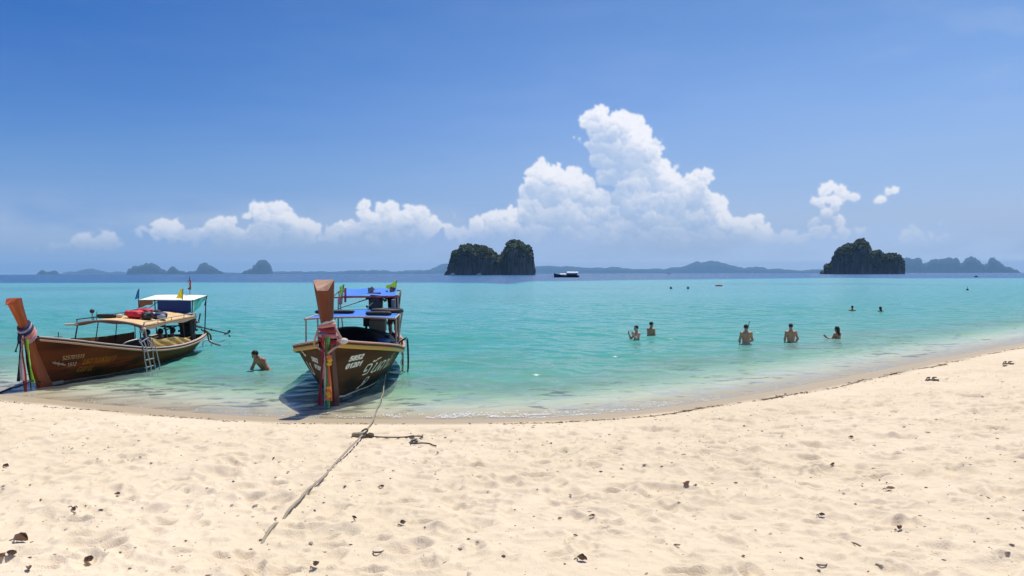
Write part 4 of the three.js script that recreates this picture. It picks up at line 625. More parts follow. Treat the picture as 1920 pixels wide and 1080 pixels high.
  part('engine_cover', merge([box(.46, .36, .5, .42, 1.22, -8.0, .05), box(.4, .5, .45, .42, .85, -8.05, .05)]), M.black, t);
  part('helm_gear', merge([rod(P(-.5, 1.2, 6.4), P(.1, .95, 7.6), .035), rod(P(-.3, 1.08, 6.5), P(.5, 1.05, 7.2), .02), box(.4, .25, .4, .6, .62, -7.7, .04)]), M.black, t);
  part('lamp', merge([rod(P(-.85, ry(-.85, 3.9), 3.9), P(-.85, ry(-.85, 3.9) + .24, 3.9), .012), new THREE.SphereGeometry(.07, 14, 10).translate(-.85, ry(-.85, 3.9) + .29, -3.9), rod(P(-.72, ry(-.7, 3.9) - .02, 3.9), P(-.70, ry(-.7, 3.9) + .26, 3.9), .01)]), M.black, t);
  part('anchor_stick', merge([rod(P(-.75, .95, 1.9), P(-.75, 1.24, 1.9), .012), rod(P(-.87, 1.10, 1.9), P(-.63, 1.10, 1.9), .01)]), M.darkSteel, t);
  // cloths round the prow
  const g = thing('prow_garland', 'pink, white, red, black and lime cloths tied round the brown boat\'s orange prow', 'garland', brownAt.toArray(), brownTurn, 'cloths tied to the prows');
  const cm = { pink: clothMat(.78, .30, .26), lilac: clothMat(.52, .40, .60), navy: clothMat(.02, .025, .07), white: clothMat(.72, .62, .60), red: clothMat(.45, .035, .025), lime: clothMat(.36, .82, .06), black: clothMat(.01, .01, .012) };
  const wrap = (y, m, rr, tilt) => { const p = []; for (let i = 0; i < 14; i++) { const a = i / 14 * Math.PI * 2; p.push(V(Math.cos(a) * (.105 + m * .8), y + tilt * Math.sin(a), lean(y) - .02 + Math.sin(a) * (.135 + m * .8))); } return tube(p, rr, 7, true, 40); };
  [[1.62, .0, .04, -.10, 'navy'], [1.56, .01, .035, -.11, 'lilac'], [1.50, .02, .05, -.12, 'navy'], [1.43, .025, .055, -.12, 'pink'], [1.35, .03, .06, -.12, 'pink'], [1.28, .04, .03, -.12, 'lilac']].forEach((w) => part('wrap', wrap(w[0], w[1], w[2], w[3]), cm[w[4]], g));
  const fz = lean(1.45) + .26;
  [[.02, 1.42, .13, .44, 'navy', [-.05, .10], 1], [.03, 1.40, .10, 1.15, 'black', [-.02, .08], 2], [.05, 1.38, .16, 1.12, 'white', [.0, .02], 3], [.06, 1.34, .13, 1.36, 'red', [.02, -.06], 4], [.07, 1.30, .07, 1.32, 'black', [.06, -.14], 5], [.09, 1.28, .12, 1.12, 'lime', [.06, -.16], 2.2]].forEach((w) => part('hanging_cloth', ribbonGeo(V(w[0], w[1], fz - (w[4] === 'lime' ? .12 : w[4] === 'black' && w[6] === 5 ? .08 : 0)), w[2], w[3], .02, w[6], w[5]), cm[w[4]], g));
  // ladder over the side
  const lad = thing('boarding_ladder', 'folding grey metal boarding ladder hung over the brown boat\'s side', 'ladder', brownAt.toArray(), brownTurn), x0 = halfBeam(2.75) + .08, s0 = 2.55, s1 = 3.1;
  for (const [s, dx, y1] of [[s0, 0, -.22], [s0 + .07, .10, -.30], [s1, 0, -.2], [s1 + .09, .10, -.26]]) part('rail', tube([P(x0 - .12 + dx, .92, s), P(x0 + dx * .5, .75, s), P(x0 + .04 + dx, .3, s + .03), P(x0 + .07 + dx, .05, s + .06), P(x0 + dx, y1, s + .04)], .018, 7), M.steel, lad);
  for (const y of [.60, .34, .12]) part('rung', rod(P(x0 + .05, y, s0), P(x0 + .05, y, s1 + .05), .018), M.steel, lad); for (const y of [-.05]) part('rung', rod(P(x0 + .12, y, s0 + .1), P(x0 + .12, y, s1 + .1), .018), M.steel, lad);
  part('handle', tube([P(x0 - .45, .80, 2.2), P(x0 - .4, .88, 2.25), P(x0 - .12, .95, s0 + .1), P(x0 - .1, .8, s0 + .1)], .018, 7), M.steel, lad); part('handle', tube([P(x0 - .12, .88, s0 + .15), P(x0 - .2, .92, s1 + .3), P(x0 - .2, .75, s1 + .3)], .018, 7), M.steel, lad);
  const W = (x, y, s) => P(x, y, s).applyAxisAngle(V(0, 1, 0), brownTurn).add(brownAt), onRoof = (x, s, h) => W(x, ry(x, s) + h, s);
  const mat1 = mesh('rolled_mat', roller(.62, .085, 3), M.black); mat1.position.copy(onRoof(-.55, 4.2, .075)); mat1.rotation.y = .1; tag(mat1, 'black rolled mat at the front of the plywood roof of the brown boat', 'mat');
  const mat2 = mesh('rolled_mat', roller(.50, .105, 5), std(rgb(.025, .028, .032), .7)); mat2.position.copy(onRoof(.30, 5.6, .10)); mat2.rotation.y = -.1; tag(mat2, 'dark grey roll on the plywood roof between the backpacks and the blue canopy cloth', 'mat');
  function pack(name, label, pos, turn, sx, sy, sz, mat, mat2) { const q = thing(name, label, 'bag', pos.toArray(), turn, 'bags on the plywood roof'); const blob = (n, x, y, z, a, b, c) => { const g0 = new THREE.SphereGeometry(1, 22, 16), p = g0.attributes.position; for (let i = 0; i < p.count; i++) { const m = .9 + .22 * noise3(p.getX(i) * 2.2 + n, p.getY(i) * 2.2, p.getZ(i) * 2.2, n); p.setXYZ(i, Math.sign(p.getX(i)) * Math.pow(Math.abs(p.getX(i)), .8) * a * m, Math.sign(p.getY(i)) * Math.pow(Math.abs(p.getY(i)), .8) * b * m, p.getZ(i) * c * m); } g0.computeVertexNormals(); g0.translate(x, y, z); return g0; };
    part('bag_body', blob(3, 0, sy * .5, 0, sx * .5, sy * .5, sz * .5), mat, q); part('bag_pocket', blob(8, sx * .12, sy * .42, sz * .34, sx * .3, sy * .32, sz * .22), mat2, q); part('bag_lid', blob(5, -sx * .38, sy * .62, 0, sx * .2, sy * .36, sz * .42), mat2, q); for (const sg of [tube([V(-sx * .2, sy * .9, sz * .3), V(0, sy * 1.03, sz * .1), V(sx * .3, sy * .9, -sz * .1)], .014, 6), tube([V(sx * .2, sy * .85, sz * .3), V(sx * .25, sy * .5, sz * .5), V(sx * .2, sy * .1, sz * .45)], .012, 6)]) part('strap', sg, M.black, q); return q; }
  pack('backpack', 'bright red backpack lying on the plywood roof of the brown boat', onRoof(.28, 4.35, .0), .3, .52, .27, .42, std(rgb(.60, .012, .03), .6), std(rgb(.48, .01, .035), .6));
  pack('backpack', 'black backpack beside the red backpack on the plywood roof', onRoof(.62, 4.45, .0), -.4, .32, .26, .40, std(rgb(.012, .012, .016), .6), std(rgb(.03, .03, .035), .6));
  pack('backpack', 'blue grey backpack with pale patches, rightmost of the bags on the plywood roof', onRoof(.78, 5.0, .0), .2, .46, .24, .40, std(rgb(.03, .045, .09), .65), std(rgb(.42, .45, .50), .65));
  pack('backpack', 'crimson bag behind the red backpack on the plywood roof', onRoof(.30, 5.0, .03), .1, .50, .26, .34, std(rgb(.50, .02, .06), .6), std(rgb(.42, .02, .05), .6));
  const ball = mesh('pale_bundle', new THREE.IcosahedronGeometry(.085, 2).scale(1.2, .8, 1), M.paleRope); ball.position.copy(onRoof(-.18, 4.25, .06)); tag(ball, 'small pale bundle next to the black rolled mat on the plywood roof', 'bundle');
  pennant('boat_flag', 'blue pennant on a pole left of the white canopy of the brown boat', W(-cw, CY - .02, cf), .42, [.02, 0], (u, v) => [-u * .16 * (.35 + .65 * v), .0 - v * .33 - u * .05, .03 * Math.sin(u * 6)], clothMat(.02, .17, .50), 'flags on the boats');
  pennant('boat_flag', 'yellow flag drooping on the front of the white canopy of the brown boat', W(.58, CY, cf + .05), .40, [.02, 0], (u, v) => [-u * .24 * (.25 + .75 * v), -.02 - v * .34 + u * .02, .03 * Math.sin(u * 8)], clothMat(.85, .68, .04), 'flags on the boats');
  const tf = pennant('boat_flag', 'furled red and white flag on a thin pole behind the white canopy', W(.30, CY + .12, 8.6), .70, [.0, 0], (u, v) => [.09 * (u - .5) * (1 + .5 * Math.sin(v * 9)), -.12 - v * .36, .05 * Math.sin(u * 7 + v * 8)], clothMat(.42, .09, .10), 'flags on the boats');
  part('stripe', gridGeo(6, 8, (u, v) => [-.03 + .035 * u + .015 * Math.sin(v * 9), .70 - .15 - v * .26, .055 + .01 * Math.sin(v * 8)]), clothMat(.7, .62, .6), tf);
  const buoy = mesh('float_ring', new THREE.TorusGeometry(.17, .032, 10, 30), std(rgb(.78, .78, .74), .5)); buoy.position.copy(onSea(389, 650)).add(V(0, .10, 0)); buoy.rotation.set(.2, .3, 0); tag(buoy, 'white ring standing half out of the water behind the brown boat\'s stern', 'ring');
  const rud = mesh('stern_line', merge([tube([W(.75, .82, 8.5), W(.86, .62, 8.8), W(.85, .35, 9.0), W(.95, .2, 9.3), W(1.05, .12, 9.6)], .03, 7), tube([W(.82, .8, 8.6), W(.98, .6, 8.75), W(1.0, .4, 8.8)], .035, 7)]), M.rust); tag(rud, 'dark bent pipe and line hanging from the brown boat\'s stern towards the white ring', 'pipe');
}

// ---------------------------------------------------------------- people: one skin drawn over a field of tapered limbs
function netMesh(f, lo, hi, cell) {                    // surface nets
  const n = [0, 1, 2].map((k) => Math.ceil((hi[k] - lo[k]) / cell) + 1), [nx, ny, nz] = n, F = new Float32Array(nx * ny * nz), id = new Int32Array(nx * ny * nz).fill(-1), p = [], ix = [], at = (i, j, k) => (k * ny + j) * nx + i;
  for (let k = 0; k < nz; k++) for (let j = 0; j < ny; j++) for (let i = 0; i < nx; i++) F[at(i, j, k)] = f(lo[0] + i * cell, lo[1] + j * cell, lo[2] + k * cell);
  for (let k = 0; k < nz - 1; k++) for (let j = 0; j < ny - 1; j++) for (let i = 0; i < nx - 1; i++) {
    let c = 0, sx = 0, sy = 0, sz = 0, m = 0; for (let q = 0; q < 8; q++) if (F[at(i + (q & 1), j + (q >> 1 & 1), k + (q >> 2))] < 0) m |= 1 << q; if (m === 0 || m === 255) continue;
    for (const [a, b] of NETE) { if ((m >> a & 1) === (m >> b & 1)) continue; const fa = F[at(i + (a & 1), j + (a >> 1 & 1), k + (a >> 2))], fb = F[at(i + (b & 1), j + (b >> 1 & 1), k + (b >> 2))], t = fa / (fa - fb); sx += lerp(a & 1, b & 1, t); sy += lerp(a >> 1 & 1, b >> 1 & 1, t); sz += lerp(a >> 2, b >> 2, t); c++; }
    id[at(i, j, k)] = p.length / 3; p.push(lo[0] + (i + sx / c) * cell, lo[1] + (j + sy / c) * cell, lo[2] + (k + sz / c) * cell);
  }
  const quad = (a, b, c, d, flip) => { if (a < 0 || b < 0 || c < 0 || d < 0) return; flip ? ix.push(a, c, b, a, d, c) : ix.push(a, b, c, a, c, d); };
  for (let k = 1; k < nz - 1; k++) for (let j = 1; j < ny - 1; j++) for (let i = 1; i < nx - 1; i++) {
    const s = F[at(i, j, k)] < 0;
    if (s !== F[at(i + 1, j, k)] < 0) quad(id[at(i, j - 1, k - 1)], id[at(i, j, k - 1)], id[at(i, j, k)], id[at(i, j - 1, k)], !s);
    if (s !== F[at(i, j + 1, k)] < 0) quad(id[at(i - 1, j, k - 1)], id[at(i - 1, j, k)], id[at(i, j, k)], id[at(i, j, k - 1)], !s);
    if (s !== F[at(i, j, k + 1)] < 0) quad(id[at(i - 1, j - 1, k)], id[at(i, j - 1, k)], id[at(i, j, k)], id[at(i - 1, j, k)], !s);
  }
  const g = new THREE.BufferGeometry(); g.setAttribute('position', new THREE.Float32BufferAttribute(p, 3)); g.setIndex(ix); g.computeVertexNormals(); g.setAttribute('uv', new THREE.Float32BufferAttribute(new Float32Array(p.length / 3 * 2), 2)); return g;
}
const NETE = [[0, 1], [2, 3], [4, 5], [6, 7], [0, 2], [1, 3], [4, 6], [5, 7], [0, 4], [1, 5], [2, 6], [3, 7]];
const smin = (a, b, k) => { const h = Math.max(k - Math.abs(a - b), 0) / k; return Math.min(a, b) - h * h * k * 0.25; };
function limb([a, b, ra, rb]) { const dx = b.x - a.x, dy = b.y - a.y, dz = b.z - a.z, l2 = dx * dx + dy * dy + dz * dz || 1e-9; return (x, y, z) => { const t = clamp(((x - a.x) * dx + (y - a.y) * dy + (z - a.z) * dz) / l2, 0, 1), u = x - a.x - dx * t, v = y - a.y - dy * t, w = z - a.z - dz * t; return Math.sqrt(u * u + v * v + w * w) - lerp(ra, rb, t); }; }
function field(bones, k) { const f = bones.map(limb); return (x, y, z) => { let d = 9; for (const g of f) d = smin(d, g(x, y, z), k); return d; }; }
function boundsOf(bones, pad) { const lo = [9, 9, 9], hi = [-9, -9, -9]; for (const [a, b, ra, rb] of bones) for (const [q, r] of [[a, ra], [b, rb]]) ['x', 'y', 'z'].forEach((c, i) => { lo[i] = Math.min(lo[i], q[c] - r - pad); hi[i] = Math.max(hi[i], q[c] + r + pad); }); return [lo, hi]; }
function handGeo(wrist, dir, palm, side, curl) {        // dir: where the fingers point, palm: the way the palm faces
  const d = dir.clone().normalize(), n = palm.clone().addScaledVector(d, -palm.dot(d)).normalize(), w = d.clone().cross(n).multiplyScalar(side), b = [], pt = (l, a, o) => wrist.clone().addScaledVector(d, l).addScaledVector(w, a).addScaledVector(n, o);
  for (const a of [-.024, -.008, .008, .024]) b.push([pt(-.005, a * .7, 0), pt(.085, a * 1.15, 0), .017, .012]);
  [[-.028, .058, .0085], [-.009, .07, .009], [.010, .075, .0092], [.029, .068, .0088]].forEach(([a, l, r]) => { const k1 = curl * .6, k2 = curl * 1.3, p0 = pt(.085, a, 0), p1 = p0.clone().addScaledVector(d, l * .5 * Math.cos(k1)).addScaledVector(n, l * .5 * Math.sin(k1)), p2 = p1.clone().addScaledVector(d, l * .55 * Math.cos(k2)).addScaledVector(n, l * .55 * Math.sin(k2)); b.push([p0, p1, r * 1.05, r], [p1, p2, r, r * .85]); });
  b.push([pt(.02, .026, 0), pt(.055, .052, .018), .0125, .0105], [pt(.055, .052, .018), pt(.085, .050, .034), .0105, .009]);
  const [lo, hi] = boundsOf(b, .012); return netMesh(field(b, .006), lo, hi, .005);
}
const skinMat = [rgb(.52, .23, .12), rgb(.40, .165, .085), rgb(.58, .32, .21), rgb(.20, .105, .06)].map((c, i) => new THREE.MeshPhysicalMaterial({ name: 'skin_' + i, color: c, roughness: .5, sheen: .2 }));
const hairMat = std(rgb(.014, .010, .008), .65), brownHair = std(rgb(.035, .02, .012), .65);
// o: lean (bend at the hips), yaw of the head, nod, arms: per side [elbow direction, hand direction], legs: per side [knee, foot] directions
function person(label, pos, turn, o) {
  const t = thing('person', label, 'person', pos, turn), k = o.tall ?? 1, w = o.wide ?? 1;
  const hip = V(0, (o.hipY ?? .93) * k, 0), L = new THREE.Matrix4().makeRotationFromEuler(new THREE.Euler(o.lean ?? 0, o.twist ?? 0, o.side ?? 0, 'YXZ')), up = (x, y, z) => V(x, y, z).multiplyScalar(k).applyMatrix4(L).add(hip);
  const b = [], S = [], neck = up(0, .535, .005), head = up(0, .70, .035);
  b.push([V(-.075 * w, hip.y - .02, 0), V(.075 * w, hip.y - .02, 0), .115 * w, .115 * w], [hip.clone().add(V(0, -.02, 0)), up(0, .16, .005), .125 * w, .108 * w], [up(-.055 * w, .16, .005), up(-.075 * w, .38, .01), .088 * w, .10 * w], [up(.055 * w, .16, .005), up(.075 * w, .38, .01), .088 * w, .10 * w], [up(-.11 * w, .455, -.005), up(.11 * w, .455, -.005), .075, .075], [up(0, .44, 0), up(0, .56, .01), .062, .055], [up(0, .5, 0), head.clone().lerp(neck, .2), .056, .052]);
  const parts = [], ends = [];
  [-1, 1].forEach((sd, i) => {
    const sh = up(sd * .178 * w, .465, 0), [e, h] = o.arms?.[i] ?? [[sd * .18, -1, .05], [sd * .05, -1, .25]], el = sh.clone().addScaledVector(V(...e).normalize(), .285 * k), wr = el.clone().addScaledVector(V(...h).normalize(), .25 * k);
    b.push([up(sd * .13 * w, .455, 0), sh, .07, .062], [sh, el, .056, .042], [el, el.clone().lerp(wr, .35), .043, .041], [el.clone().lerp(wr, .35), wr, .041, .027]);
    const fd = V(...(o.fingers?.[i] ?? h)), pm = V(...(o.palms?.[i] ?? [-sd, 0, .3])); if (Math.abs(fd.clone().normalize().dot(pm.clone().normalize())) > .95) pm.set(0, 0, 1); parts.push(handGeo(wr, fd, pm, sd, o.curl?.[i] ?? .35)); ends.push(wr);
    const [kd, fd2] = o.legs?.[i] ?? [[sd * .06, -1, .06], [0, -1, -.04]], h0 = V(sd * .09 * w, hip.y - .04, 0), kn = h0.clone().addScaledVector(V(...kd).normalize(), .42 * k), an = kn.clone().addScaledVector(V(...fd2).normalize(), .40 * k);
    b.push([h0, kn, .092 * w, .056], [kn, kn.clone().lerp(an, .3), .055, .056], [kn.clone().lerp(an, .3), an, .056, .036], [an.clone().add(V(0, -.02, -.03)), an.clone().add(V(sd * .015, -.045, .14)), .036, .026]); S.push([h0, kn]);
  });
  const [lo, hi] = boundsOf(b, .04), body = netMesh(field(b, .045), lo, hi, .016);
  // head: skull, jaw, nose, ears, brow
  const HM = new THREE.Matrix4().makeRotationFromEuler(new THREE.Euler((o.lean ?? 0) * .5 + (o.nod ?? 0), o.yaw ?? 0, 0, 'YXZ')), hp = (x, y, z) => V(x, y, z).applyMatrix4(HM).add(head), inv = HM.clone().invert(), q = V(0, 0, 0);
  const ell = (x, y, z, cx, cy, cz, a, bb, c) => { const X = (x - cx) / a, Y = (y - cy) / bb, Z = (z - cz) / c, l = Math.sqrt(X * X + Y * Y + Z * Z); return (l - 1) * Math.min(a, bb, c); };
  const hb = [[V(0, .0, .085), V(0, -.028, .108), .012, .016], [V(-.078, -.01, -.005), V(-.080, .018, -.012), .012, .014], [V(.078, -.01, -.005), V(.080, .018, -.012), .012, .014], [V(-.03, .03, .085), V(.03, .03, .085), .012, .012], [V(-.018, -.062, .085), V(.018, -.062, .085), .011, .011], [V(0, -.098, .072), V(0, -.1, .06), .022, .022]].map(limb);
  const hf = (x, y, z) => { let d = smin(ell(x, y, z, 0, .03, -.012, .077, .092, .096), ell(x, y, z, 0, -.055, .03, .056, .066, .066), .03); d = Math.max(d, -ell(x, y, z, -.031, .008, .098, .016, .011, .016)); d = Math.max(d, -ell(x, y, z, .031, .008, .098, .016, .011, .016)); for (const g of hb) d = smin(d, g(x, y, z), .012); return d; };
  const hg = netMesh(hf, [-.12, -.15, -.14], [.12, .15, .15], .0085); hg.applyMatrix4(HM); hg.translate(head.x, head.y, head.z);
  const bodyPart = part('body', merge([body, hg, ...parts]), skinMat[o.skin ?? 0], t);
  const eyes = part('eyes', merge([new THREE.SphereGeometry(.012, 10, 8).translate(-.031, .008, .082), new THREE.SphereGeometry(.012, 10, 8).translate(.031, .008, .082)]).applyMatrix4(HM).translate(head.x, head.y, head.z), std(rgb(.05, .04, .035), .3), t);
  const long = o.hair === 'long';
  const hairF = (x, y, z) => { let d = ell(x, y, z, 0, .036, -.018, .086, .1, .104) + (noise3(x * 60, y * 60, z * 60, 4) - .5) * .006; const front = z - .045 - Math.max(0, y - .06) * 1.1, low = -y - (z < -.02 ? .045 : -.005); d = Math.max(d, front, low); if (long) d = smin(d, Math.max(limb([V(0, .02, -.06), V(0, -.24, -.10), .078, .05])(x, y, z), z - .03), .03); return d; };
  if (o.hair !== 'none') { const g = netMesh(hairF, [-.14, long ? -.33 : -.1, -.2], [.14, .17, .13], .01); g.applyMatrix4(HM); g.translate(head.x, head.y, head.z); part('hair', g, o.hair === 'brown' ? brownHair : hairMat, t); }
  if (o.shorts) { const sb = [[V(-.075 * w, hip.y - .02, 0), V(.075 * w, hip.y - .02, 0), .13 * w, .13 * w], ...S.map(([h0, kn]) => [h0, h0.clone().lerp(kn, .8), .112 * w, .088])], sf = field(sb, .04), top = hip.y + .06; const [l2, h2] = boundsOf(sb, .04); part('swim_shorts', netMesh((x, y, z) => Math.max(sf(x, y, z), y - top), l2, h2, .016), std(o.shorts, .85), t); }
  if (o.shirt) { const sb = [[up(-.055 * w, .02, .005), up(-.075 * w, .38, .01), .118 * w, .115 * w], [up(.055 * w, .02, .005), up(.075 * w, .38, .01), .118 * w, .115 * w], [up(-.13 * w, .455, -.005), up(.13 * w, .455, -.005), .086, .086]]; [-1, 1].forEach((sd, i) => { const sh = up(sd * .178 * w, .465, 0), e = o.arms?.[i]?.[0] ?? [sd * .18, -1, .05]; sb.push([sh, sh.clone().addScaledVector(V(...e).normalize(), .17 * k), .076, .064]); }); const sf = field(sb, .04), [l2, h2] = boundsOf(sb, .03); part('shirt', netMesh(sf, l2, h2, .016), std(o.shirt, .85), t); }
  t.userData.hp = hp;
  return t;
}
const water = (px, py, up) => { const p = onSea(px, py); return [p.x, up, p.z]; };   // standing on the sea floor, `up` metres below the surface
const bed = (px, py) => { const p = onSea(px, py); return [p.x, ground(p.x, p.z), p.z]; };
const away = Math.PI;                                   // facing out to sea
person('shirtless dark-haired person wading beside the brown boat, leaning forward with arms in the water', water(501, 692, -1.0), -.6, { lean: .62, side: .0, nod: .25, yaw: -.5, skin: 1, arms: [[[-.55, -1, .1], [-.3, -1, .35]], [[.6, -1, -.15], [.25, -1, .1]]], shorts: rgb(.03, .035, .05), legs: [[[-.1, -1, .35], [0, -1, -.3]], [[.1, -1, .05], [0, -1, -.1]]] });
person('dark-haired person up to the chest in the sea, lifting both hands to the face', water(1194, 637, -1.13), -1.2, { hair: 'black', nod: .2, skin: 2, arms: [[[-.2, -.85, .55], [.15, .8, .5]], [[.2, -.8, .6], [-.15, .75, .5]]], fingers: [[.1, .9, .2], [-.1, .9, .2]], palms: [[1, 0, -.2], [-1, 0, -.2]], shorts: rgb(.02, .02, .03) });
person('shirtless person with short dark hair standing chest deep behind the person with lifted hands', water(1220.5, 629, -1.13), 2.2, { nod: .05, skin: 0, tall: 1.01, arms: [[[-.15, -1, .1], [.3, -.5, .8]], [[.15, -1, .15], [-.3, -.55, .8]]], shorts: rgb(.03, .05, .08) });
const snork = person('shirtless broad-backed person in the sea wearing a snorkel, back to the beach', water(1399, 646, -.94), away, { nod: .30, skin: 0, wide: 1.06, hair: 'brown', arms: [[[-.30, -1, .12], [.22, -.45, 1]], [[.27, -1, .05], [-.3, -.75, .8]]], shorts: rgb(.55, .52, .48) });
{ const hp = snork.userData.hp; part('snorkel', tube([hp(-.03, -.06, .11), hp(-.085, -.05, .07), hp(-.105, .05, .0), hp(-.13, .17, -.05), hp(-.15, .25, -.07)], .014, 8), std(rgb(.08, .02, .02), .5), snork); part('mask_strap', new THREE.TorusGeometry(.098, .011, 8, 30).rotateX(Math.PI / 2).applyMatrix4(new THREE.Matrix4().makeTranslation(...hp(0, .025, -.01).toArray())), M.black, snork); }
person('shirtless suntanned person with cropped hair standing in the sea, hands held in front', water(1483, 641.5, -.98), away - .1, { nod: .3, skin: 0, wide: 1.04, hair: 'brown', arms: [[[-.38, -1, .1], [.2, -.7, .75]], [[.24, -1, .0], [-.25, -.5, .9]]], shorts: rgb(.05, .06, .09) });
person('long-haired person up to the shoulders in the sea, holding one hand out to the left', water(1570, 635.5, -1.10), away + .5, { hair: 'long', skin: 1, tall: .94, nod: .05, wide: .92, arms: [[[-.35, -.75, .3], [-.2, -.5, .9]], [[.35, -.9, .35], [.45, .35, .75]]], fingers: [[0, -.3, 1], [.4, .6, .5]], shorts: rgb(.02, .02, .02) });
person('swimmer with only head and neck above the water, left of the two far swimmers', water(1598, 583, -1.35), away - .5, { skin: 1, arms: [[[-.5, -1, .3], [-.3, -.4, .9]], [[.5, -1, .3], [.3, -.4, .9]]], shorts: rgb(.03, .03, .04) });
person('swimmer with dark wet hair, the right one of the two far swimmers', water(1651, 583.5, -1.40), away + .3, { skin: 1, hair: 'long', arms: [[[-.5, -1, .3], [-.3, -.4, .9]], [[.5, -1, .3], [.3, -.4, .9]]], shorts: rgb(.03, .03, .04) });
const inBoat = (p, turn, a) => P(...p).applyAxisAngle(V(0, 1, 0), turn).add(a).toArray();
person('person in a black shirt standing at the stern under the dark boat\'s blue canopy', inBoat([.82, .72, 8.0], darkTurn, darkAt), -.4, { skin: 3, lean: .05, arms: [[[-.9, .25, .3], [-.6, .6, .3]], [[.15, -1, .1], [.1, -.9, .4]]], shorts: rgb(.10, .04, .02), shirt: rgb(.008, .008, .01) });
const sit = { hipY: .42, legs: [[[-.15, -.15, 1], [0, -1, .05]], [[.15, -.15, 1], [0, -1, .05]]], skin: 3 };
person('person in a cap seated under the plywood roof, nearest to the folding ladder', inBoat([.78, -.10, 4.1], brownTurn, brownAt), -Math.PI / 2 + .5, { ...sit, shirt: rgb(.01, .01, .014), arms: [[[-.2, -1, .3], [.2, -.3, .9]], [[.2, -1, .3], [-.2, -.3, .9]]] });
person('person in dark clothes seated in the middle of the three under the plywood roof', inBoat([.80, -.14, 5.0], brownTurn, brownAt), -Math.PI / 2 - .2, { ...sit, shirt: rgb(.012, .016, .012), nod: .15, arms: [[[-.3, -1, .4], [.2, -.3, .9]], [[.3, -1, .4], [-.2, -.3, .9]]] });
person('person leaning back beside the engine of the brown boat, in dark clothes', inBoat([.72, -.16, 5.9], brownTurn, brownAt), -Math.PI / 2 - .5, { ...sit, lean: -.2, shirt: rgb(.01, .012, .02), nod: .1, arms: [[[-.5, -1, .2], [.1, -.5, .9]], [[.7, -.6, .3], [.3, -.3, .9]]] });

